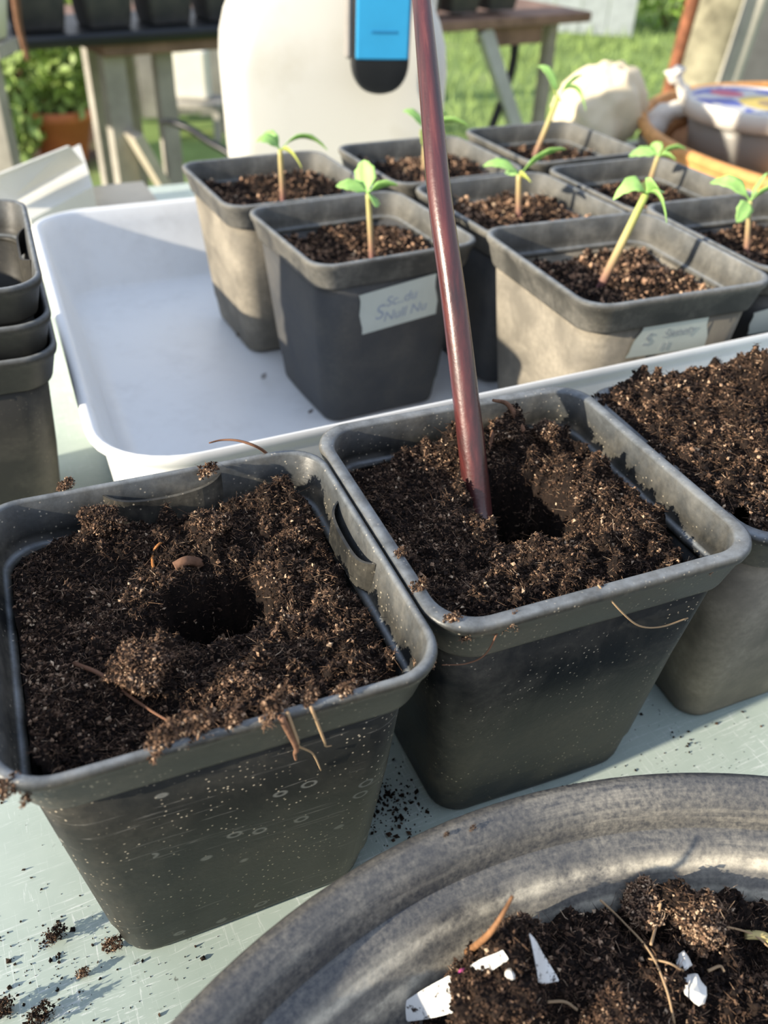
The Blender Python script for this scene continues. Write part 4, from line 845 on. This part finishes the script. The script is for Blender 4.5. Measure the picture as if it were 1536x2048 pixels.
base = blob(-0.028, 0.040, 0.020, (0.62, 0.10, 0.22), base); base = blob(0.012, -0.010, 0.040, (0.80, 0.60, 0.16), base); base = blob(0.014, -0.012, 0.022, (0.42, 0.30, 0.16), base)
t.links.new(base, b.inputs['Base Color']); M_lid = m
V, F = loft(lathe([(0.0790, 0.044), (0.0835, 0.044), (0.0835, 0.060), (0.0820, 0.0625), (0.0785, 0.0630), (0.0775, 0.0610)], 48), cap0=False, cap1=False, closed=False)
l1 = mesh_np('lid', V, F, M_paper, True, parent=tbn)
V, F = loft(lathe([(0.0780, 0.0600), (0.0780, 0.0612), (0.01, 0.0614)], 48), cap0=True, cap1=True); mesh_np('printed_disc', V, F, M_lid, False, parent=l1)

# ------------------------------------------------------------------ boards and boxes on the far left of the table
def prism(name, pts_top, z1, m_, label, cat, z0_=0.0):
    T = np.array(pts_top); n = len(T); lo = T.copy(); lo[:, 2] = z0_
    V = np.vstack([lo, T]); F4 = np.array([(i, (i + 1) % n, n + (i + 1) % n, n + i) for i in range(n)])
    F = [F4, np.array([[n, n + 1, n + 2], [n, n + 2, n + 3], [0, 2, 1], [0, 3, 2]])]; c = V[0].copy()
    o = mesh_np(name, V - c, F, m_, False); o.location = tuple(c); tag(o, label, cat); return o
def slab(name, c0, c1, c2, c3, t_, m_, label, cat):
    T = np.array([c0, c1, c2, c3]); n_ = np.cross(T[1] - T[0], T[3] - T[0]); n_ /= np.linalg.norm(n_); n_ *= -1 if n_[2] > 0 else 1
    V = np.vstack([T + n_ * t_, T]); c = V[0].copy(); F4 = [(i, (i + 1) % 4, 4 + (i + 1) % 4, 4 + i) for i in range(4)] + [(4, 5, 6, 7), (3, 2, 1, 0)]
    o = mesh_np(name, V - c, np.array(F4), m_, False); o.location = tuple(c); tag(o, label, cat); return o
slab('white_box', at_z(-70, 398, 0.050), at_z(60, 440, 0.050), at_z(186, 372, 0.052), at_z(160, 288, 0.052), 0.049, M_white, 'white flat box at the left end of the table behind the stack of pots', 'box')
slab('white_sheet', at_z(-60, 372, 0.075), at_z(20, 410, 0.054), at_z(168, 326, 0.058), at_z(140, 292, 0.082), 0.003, M_white, 'thin white sheet lying tilted on the white flat box', 'board')
slab('pale_carton', at_z(90, 442, 0.030), at_z(330, 420, 0.030), at_z(285, 362, 0.030), at_z(190, 372, 0.030), 0.029, M_wood_b, 'flat beige carton behind the empty corner of the tray', 'carton')

# ------------------------------------------------------------------ second bench with its row of black pots
E0 = at_z(215, 88, -0.01); E1 = at_z(1180, 24, -0.01); ed = (E1 - E0); EL = np.linalg.norm(ed); ed /= EL; en = np.array([-ed[1], ed[0], 0])
bn = empty('back_bench', (E0[0], E0[1], GZ), math.atan2(ed[1], ed[0])); tag(bn, 'wooden bench behind, with brown board edge and grey legs', 'bench')
def bp(px, py, z):  # local along/depth of a pixel on height z
    q = at_z(px, py, z) - E0; return q @ ed, q @ en
V, F = box(EL + 0.02, 0.50, 0.022, (EL / 2, 0.25, -GZ - 0.021), 0.003); mesh_np('benchtop', V, F, M_wood_d, False, parent=bn)
LT = -GZ - 0.033
def leg_at(px, py, w, depth, m_=M_wood):
    u = bp(px, py, -0.03)[0]; V, F = box(w, w * 0.8, LT + 0.02, (u, depth, (LT + 0.02) / 2 - 0.02)); return mesh_np('leg', V, F, m_, False, parent=bn)
leg_at(232, 110, 0.042, 0.04); leg_at(334, 100, 0.034, 0.05); leg_at(285, 110, 0.040, 0.26); leg_at(1112, 40, 0.030, 0.06); leg_at(395, 100, 0.05, 0.42)
ua = bp(205, 110, -0.03)[0]; ub = bp(335, 110, -0.03)[0]
V, F = beam((ua + 0.03, 0.0, LT - 0.13), (ub + 0.06, 0.0, LT - 0.42), 0.06, 0.02); mesh_np('brace', V, F, M_wood_b, False, parent=bn)
u0 = bp(970, 55, -0.03)[0]; u1 = bp(1100, 55, -0.03)[0]
V, F = beam((u0, 0.02, LT), (u1 + 0.10, 0.02, LT - 0.42), 0.022, 0.035); mesh_np('metal_brace', V, F, plain('pale_metal', (0.45, 0.47, 0.48), 0.4, 0.5), False, parent=bn)
um = bp(1042, 50, -0.03)[0]
V, F = tube(spline([(um, 0.03, LT), (um, 0.03, LT - 0.10), (um - 0.05, 0.03, LT - 0.24), (um - 0.10, 0.03, LT - 0.42), (um - 0.13, 0.03, 0.0)], 20), 0.010, 8); mesh_np('bent_leg', V, F, M_black, True, parent=bn)
V, F = box(0.16, 0.06, 0.04, (um + 0.0, 0.05, LT - 0.02)); mesh_np('bracket', V, F, M_wood_d, False, parent=bn)
ctp = E0 + ed * 0.05 + en * 0.10; V, F = box(0.98, 0.24, 0.020, (0, 0, 0.0), 0.006); o = mesh_np('carrying_tray', V, F, M_black, False); o.location = (ctp[0], ctp[1], 0.0005); o.rotation_euler = (0, 0, math.atan2(ed[1], ed[0])); tag(o, 'flat black carrying tray under the left pots of the back bench row', 'tray')
ords = ['first', 'second', 'third', 'fourth', 'fifth', 'sixth', 'seventh', 'eighth', 'ninth', 'tenth', 'eleventh', 'twelfth', 'thirteenth', 'fourteenth']
k0 = -0.335; nP = 12
byaw = math.atan2(ed[1], ed[0])
for i in range(nP):
    c = E0 + ed * (k0 + i * 0.1185) + en * (0.062 + 0.004 * (i % 3)); 
    make_pot(c[0], c[1], byaw + 0.03 * math.sin(i * 2.1), ords[i] + ' black square pot from the left in the row on the back bench', z0=0.0110 if k0 + i * 0.1185 < 0.52 else 0.0005, mb=M_pot_dark, mr=M_rim, lod=0)
d0 = E0 + ed * (k0 + 0.1185 * 1.5) - en * 0.02
strand('dry_twig', [d0 + en * 0.07 + np.array([0, 0, 0.20]), d0 + en * 0.02 + np.array([0, 0, 0.16]), d0 - en * 0.01 + np.array([0.004, 0, 0.10]), d0 - en * 0.015 + np.array([0, 0, 0.04]), d0 - en * 0.02 + np.array([0.003, 0, -0.01])], 0.011, 'brown dry stem hanging before the black pots at the upper left', M_bark, 'stem')
# cream bucket on its post
c = at_y(137, 92, (E0 + ed * -0.12)[1] - 0.05)
cc0 = at_y(-14, 80, 1.50)
cr_ = empty('cream_bucket', (cc0[0] - 0.02, cc0[1], cc0[2] + 0.0), 0)
V, F = loft(lathe([(0.028, 0.0), (0.040, 0.004), (0.052, 0.06), (0.056, 0.16), (0.052, 0.16), (0.047, 0.06), (0.03, 0.006)], 32), cap0=True, cap1=True); mesh_np('bucket_body', V, F, M_white, True, parent=cr_)
V, F = box(0.14, 0.12, 0.02, (0, 0, -0.0105)); 
pst = empty('grey_post', (cc0[0] - 0.02, cc0[1], GZ)); hpz = cc0[2] - GZ
V, F = box(0.035, 0.035, hpz - 0.021, (0, 0, (hpz - 0.021) / 2)); mesh_np('post', V, F, M_wood, False, parent=pst)
V, F = box(0.085, 0.085, 0.02, (0, 0, hpz - 0.0105)); mesh_np('cap_board', V, F, M_wood, False, parent=pst)
tag(cr_, 'cream plastic bucket cut by the top left corner of the photo', 'bucket'); tag(pst, 'short grey post under the cream bucket at the left edge', 'post')

# ------------------------------------------------------------------ things on the ground behind
def foliage(c, rx, ry, rz_, n, seed, m_, L=(0.03, 0.07), parent=None, name='foliage'):
    rr = np.random.default_rng(seed); P = rr.normal(size=(n, 3)); P = P / np.linalg.norm(P, axis=1)[:, None] * (rr.random(n) ** 0.45)[:, None] * np.array([rx, ry, rz_]) + np.array(c)
    D = rr.normal(size=(n, 3)); D[:, 2] += 0.6; D /= np.linalg.norm(D, axis=1)[:, None]; S = np.cross(D, rr.normal(size=(n, 3))); S /= np.linalg.norm(S, axis=1)[:, None]
    l_ = rr.uniform(*L, n)[:, None]; w_ = l_ * 0.28; up = np.cross(D, S) * l_ * 0.08
    V = np.stack([P, P + D * l_ * 0.45 + S * w_ + up, P + D * l_, P + D * l_ * 0.45 - S * w_ + up], 1).reshape(-1, 3); q = np.arange(n) * 4
    o = mesh_np(name, V, np.vstack([np.c_[q, q + 1, q + 2], np.c_[q, q + 2, q + 3]]), m_, False, parent=parent); o['kind'] = 'stuff'; return o
tp_ = at_z(125, 330, GZ); tpd = tp_[1]
# terracotta pot resting on the soil, its rim at picture height 215
top = at_y(114, 218, tpd); th_ = top[2] - GZ; sc_ = np.dot(tp_ - ORG, FW) / FPX; rad = 66 * sc_
tr2 = empty('terracotta_pot', (top[0], tpd, GZ + 0.01)); tag(tr2, 'terracotta pot with a green leafy plant, behind the table at the left', 'pot')
V, F = loft(lathe([(rad * .55, 0), (rad * .62, 0.01), (rad * .93, th_ * .80), (rad * 1.05, th_ * .81), (rad * 1.10, th_), (rad * .98, th_), (rad * .9, th_ * .85), (rad * .6, 0.03)], 40), cap0=True, cap1=True); mesh_np('clay_pot', V, F, M_terra, True, parent=tr2)
V, F = loft(lathe([(rad * .93, th_ * .90), (0.01, th_ * .92)], 30), cap1=True); mesh_np('potting_soil', V, F, plain('dark_soil', (0.06, 0.035, 0.025), 0.9), True, parent=tr2)
foliage((0.05, 0, th_ + 0.18), rad * 1.2, rad, 0.22, 1100, 3, M_leaf_d, (0.04, 0.09), tr2)
def bush(px, py, r, hgt, seed, label, m_=M_leaf_d, n=900):
    c = at_z(px, py, GZ); rt = empty('garden_plant', (c[0], c[1], GZ)); tag(rt, label, 'plant')
    rr = np.random.default_rng(seed); parts = []
    for k in range(7):
        a = k * 0.9; parts.append(tube(spline([(0, 0, 0), (r * .3 * math.cos(a), r * .3 * math.sin(a), hgt * .5), (r * .6 * math.cos(a), r * .6 * math.sin(a), hgt * .95)], 6), 0.006, 5))
    V, F = join(parts); mesh_np('stems', V, F, M_root, True, parent=rt)
    foliage((0, 0, hgt * 0.55), r, r, hgt * 0.5, n, seed, m_, (0.03, 0.08), rt)
bush(20, 340, 0.20, 0.38, 11, 'green weedy plant at the left edge behind the white box'); bush(30, 235, 0.20, 0.45, 12, 'bushy green plant left of the terracotta pot'); bush(225, 190, 0.30, 0.45, 13, 'low green plant seen between the grey bench legs')
bush(1330, 60, 0.45, 0.50, 14, 'bright green bush behind the rusty pole', leafmat('bright_leaf', (0.30, 0.46, 0.08)), 900)
# grey planks and white pieces beneath the bench
fp = at_z(405, 240, GZ)
fpn = empty('grey_fence_panel', (fp[0], fp[1], GZ), 0.35); tag(fpn, 'weathered grey plank panel behind the white container', 'panel')
for i in range(6): V, F = box(0.125, 0.022, 0.66 + 0.02 * (i % 2), (-0.34 + i * 0.131, 0, 0.36)); mesh_np('plank', V, F, M_wood, False, parent=fpn)
for z in (0.15, 0.58): V, F = box(0.80, 0.03, 0.06, (-0.01, 0.027, z)); mesh_np('rail', V, F, M_wood, False, parent=fpn)
V, F = box(0.15, 0.10, 0.20, (0, 0, 0.10), 0.012); wc = at_y(388, 196, fp[1] - 0.30)
o = mesh_np('white_carton', V, F, M_white, False); o.location = (wc[0], wc[1], wc[2]); tag(o, 'small white carton beneath the back bench', 'carton')
st_ = empty('wooden_stool', (wc[0], wc[1], GZ)); hs = wc[2] - GZ; tag(st_, 'low grey stool carrying the white carton beneath the back bench', 'stool')
V, F = box(0.26, 0.2, 0.022, (0, 0, hs - 0.0115)); mesh_np('seat', V, F, M_wood, False, parent=st_)
for a in (-1, 1):
    for b_ in (-1, 1): V, F = box(0.03, 0.03, hs - 0.02, (a * 0.11, b_ * 0.08, (hs - 0.02) / 2)); mesh_np('leg', V, F, M_wood, False, parent=st_)
cb = [at_y(345, 245, 1.45), at_y(380, 258, 1.43), at_y(420, 285, 1.40), at_y(455, 305, 1.38)]
cbl = strand('black_hose', [at_y(325, 244, 1.5)] + cb + [at_y(500, 345, 1.36)], 0.006, 'black hose sagging between the bench leg and white container', M_black, 'hose', 30, False)
# right background: rusty pole, trunk, pale pole, dark board, grey shed wall
def pole(px, py, y, r, name, label, cat, m_, top_z=0.8, lean=0.0, n=14):
    c = at_y(px, py, y); o_ = []
    zs = np.linspace(GZ - 0.02, top_z, 16); P = np.c_[c[0] + lean * (zs - c[2]), np.full(16, y), zs]; b0 = P[0].copy(); b0[2] = GZ
    R_ = r * (1 + 0.03 * np.sin(zs * 23)); V, F = tube(P - b0, R_, n); o = mesh_np(name, V, F, m_, True); o.location = tuple(b0); tag(o, label, cat); return o
pole(1362, 90, 2.1, 0.014, 'rusty_pole', 'thin rusty brown pole behind the paper wrapper', 'pole', M_rust, lean=0.06)
pole(1424, 90, 2.5, 0.085, 'tree_trunk', 'mottled grey-brown tree trunk right of the rusty pole', 'tree trunk', M_lime, 1.2, 0.02, 24)
pole(1482, 90, 2.2, 0.026, 'pale_pole', 'pale whitish pole in front of the tree trunk', 'pole', plain('pale_wood', (0.46, 0.44, 0.38), 0.8), lean=0.10)
c = at_y(1560, 120, 2.4); V, F = box(0.20, 0.03, 1.9, (0, 0, 0.95)); o = mesh_np('grey_board', V, F, plain('dark_grey_board', (0.17, 0.17, 0.17), 0.8), False); o.location = (c[0], c[1], GZ); o.rotation_euler = (0, 0, 0.2); tag(o, 'dark grey upright board at the right edge of the photo', 'board')
sh = at_z(1240, 72, GZ); shr = empty('grey_shed', (sh[0], sh[1], GZ), -0.1); tag(shr, 'pale blue-grey shed wall beyond the lawn', 'shed')
for i in range(8): V, F = box(0.20, 0.03, 1.4, (-1.45 + i * 0.205, 0.0, 0.7)); mesh_np('wall_board', V, F, plain('grey_blue_board', (0.34, 0.38, 0.40), 0.7) if i == 0 else bpy.data.materials['grey_blue_board'], False, parent=shr)
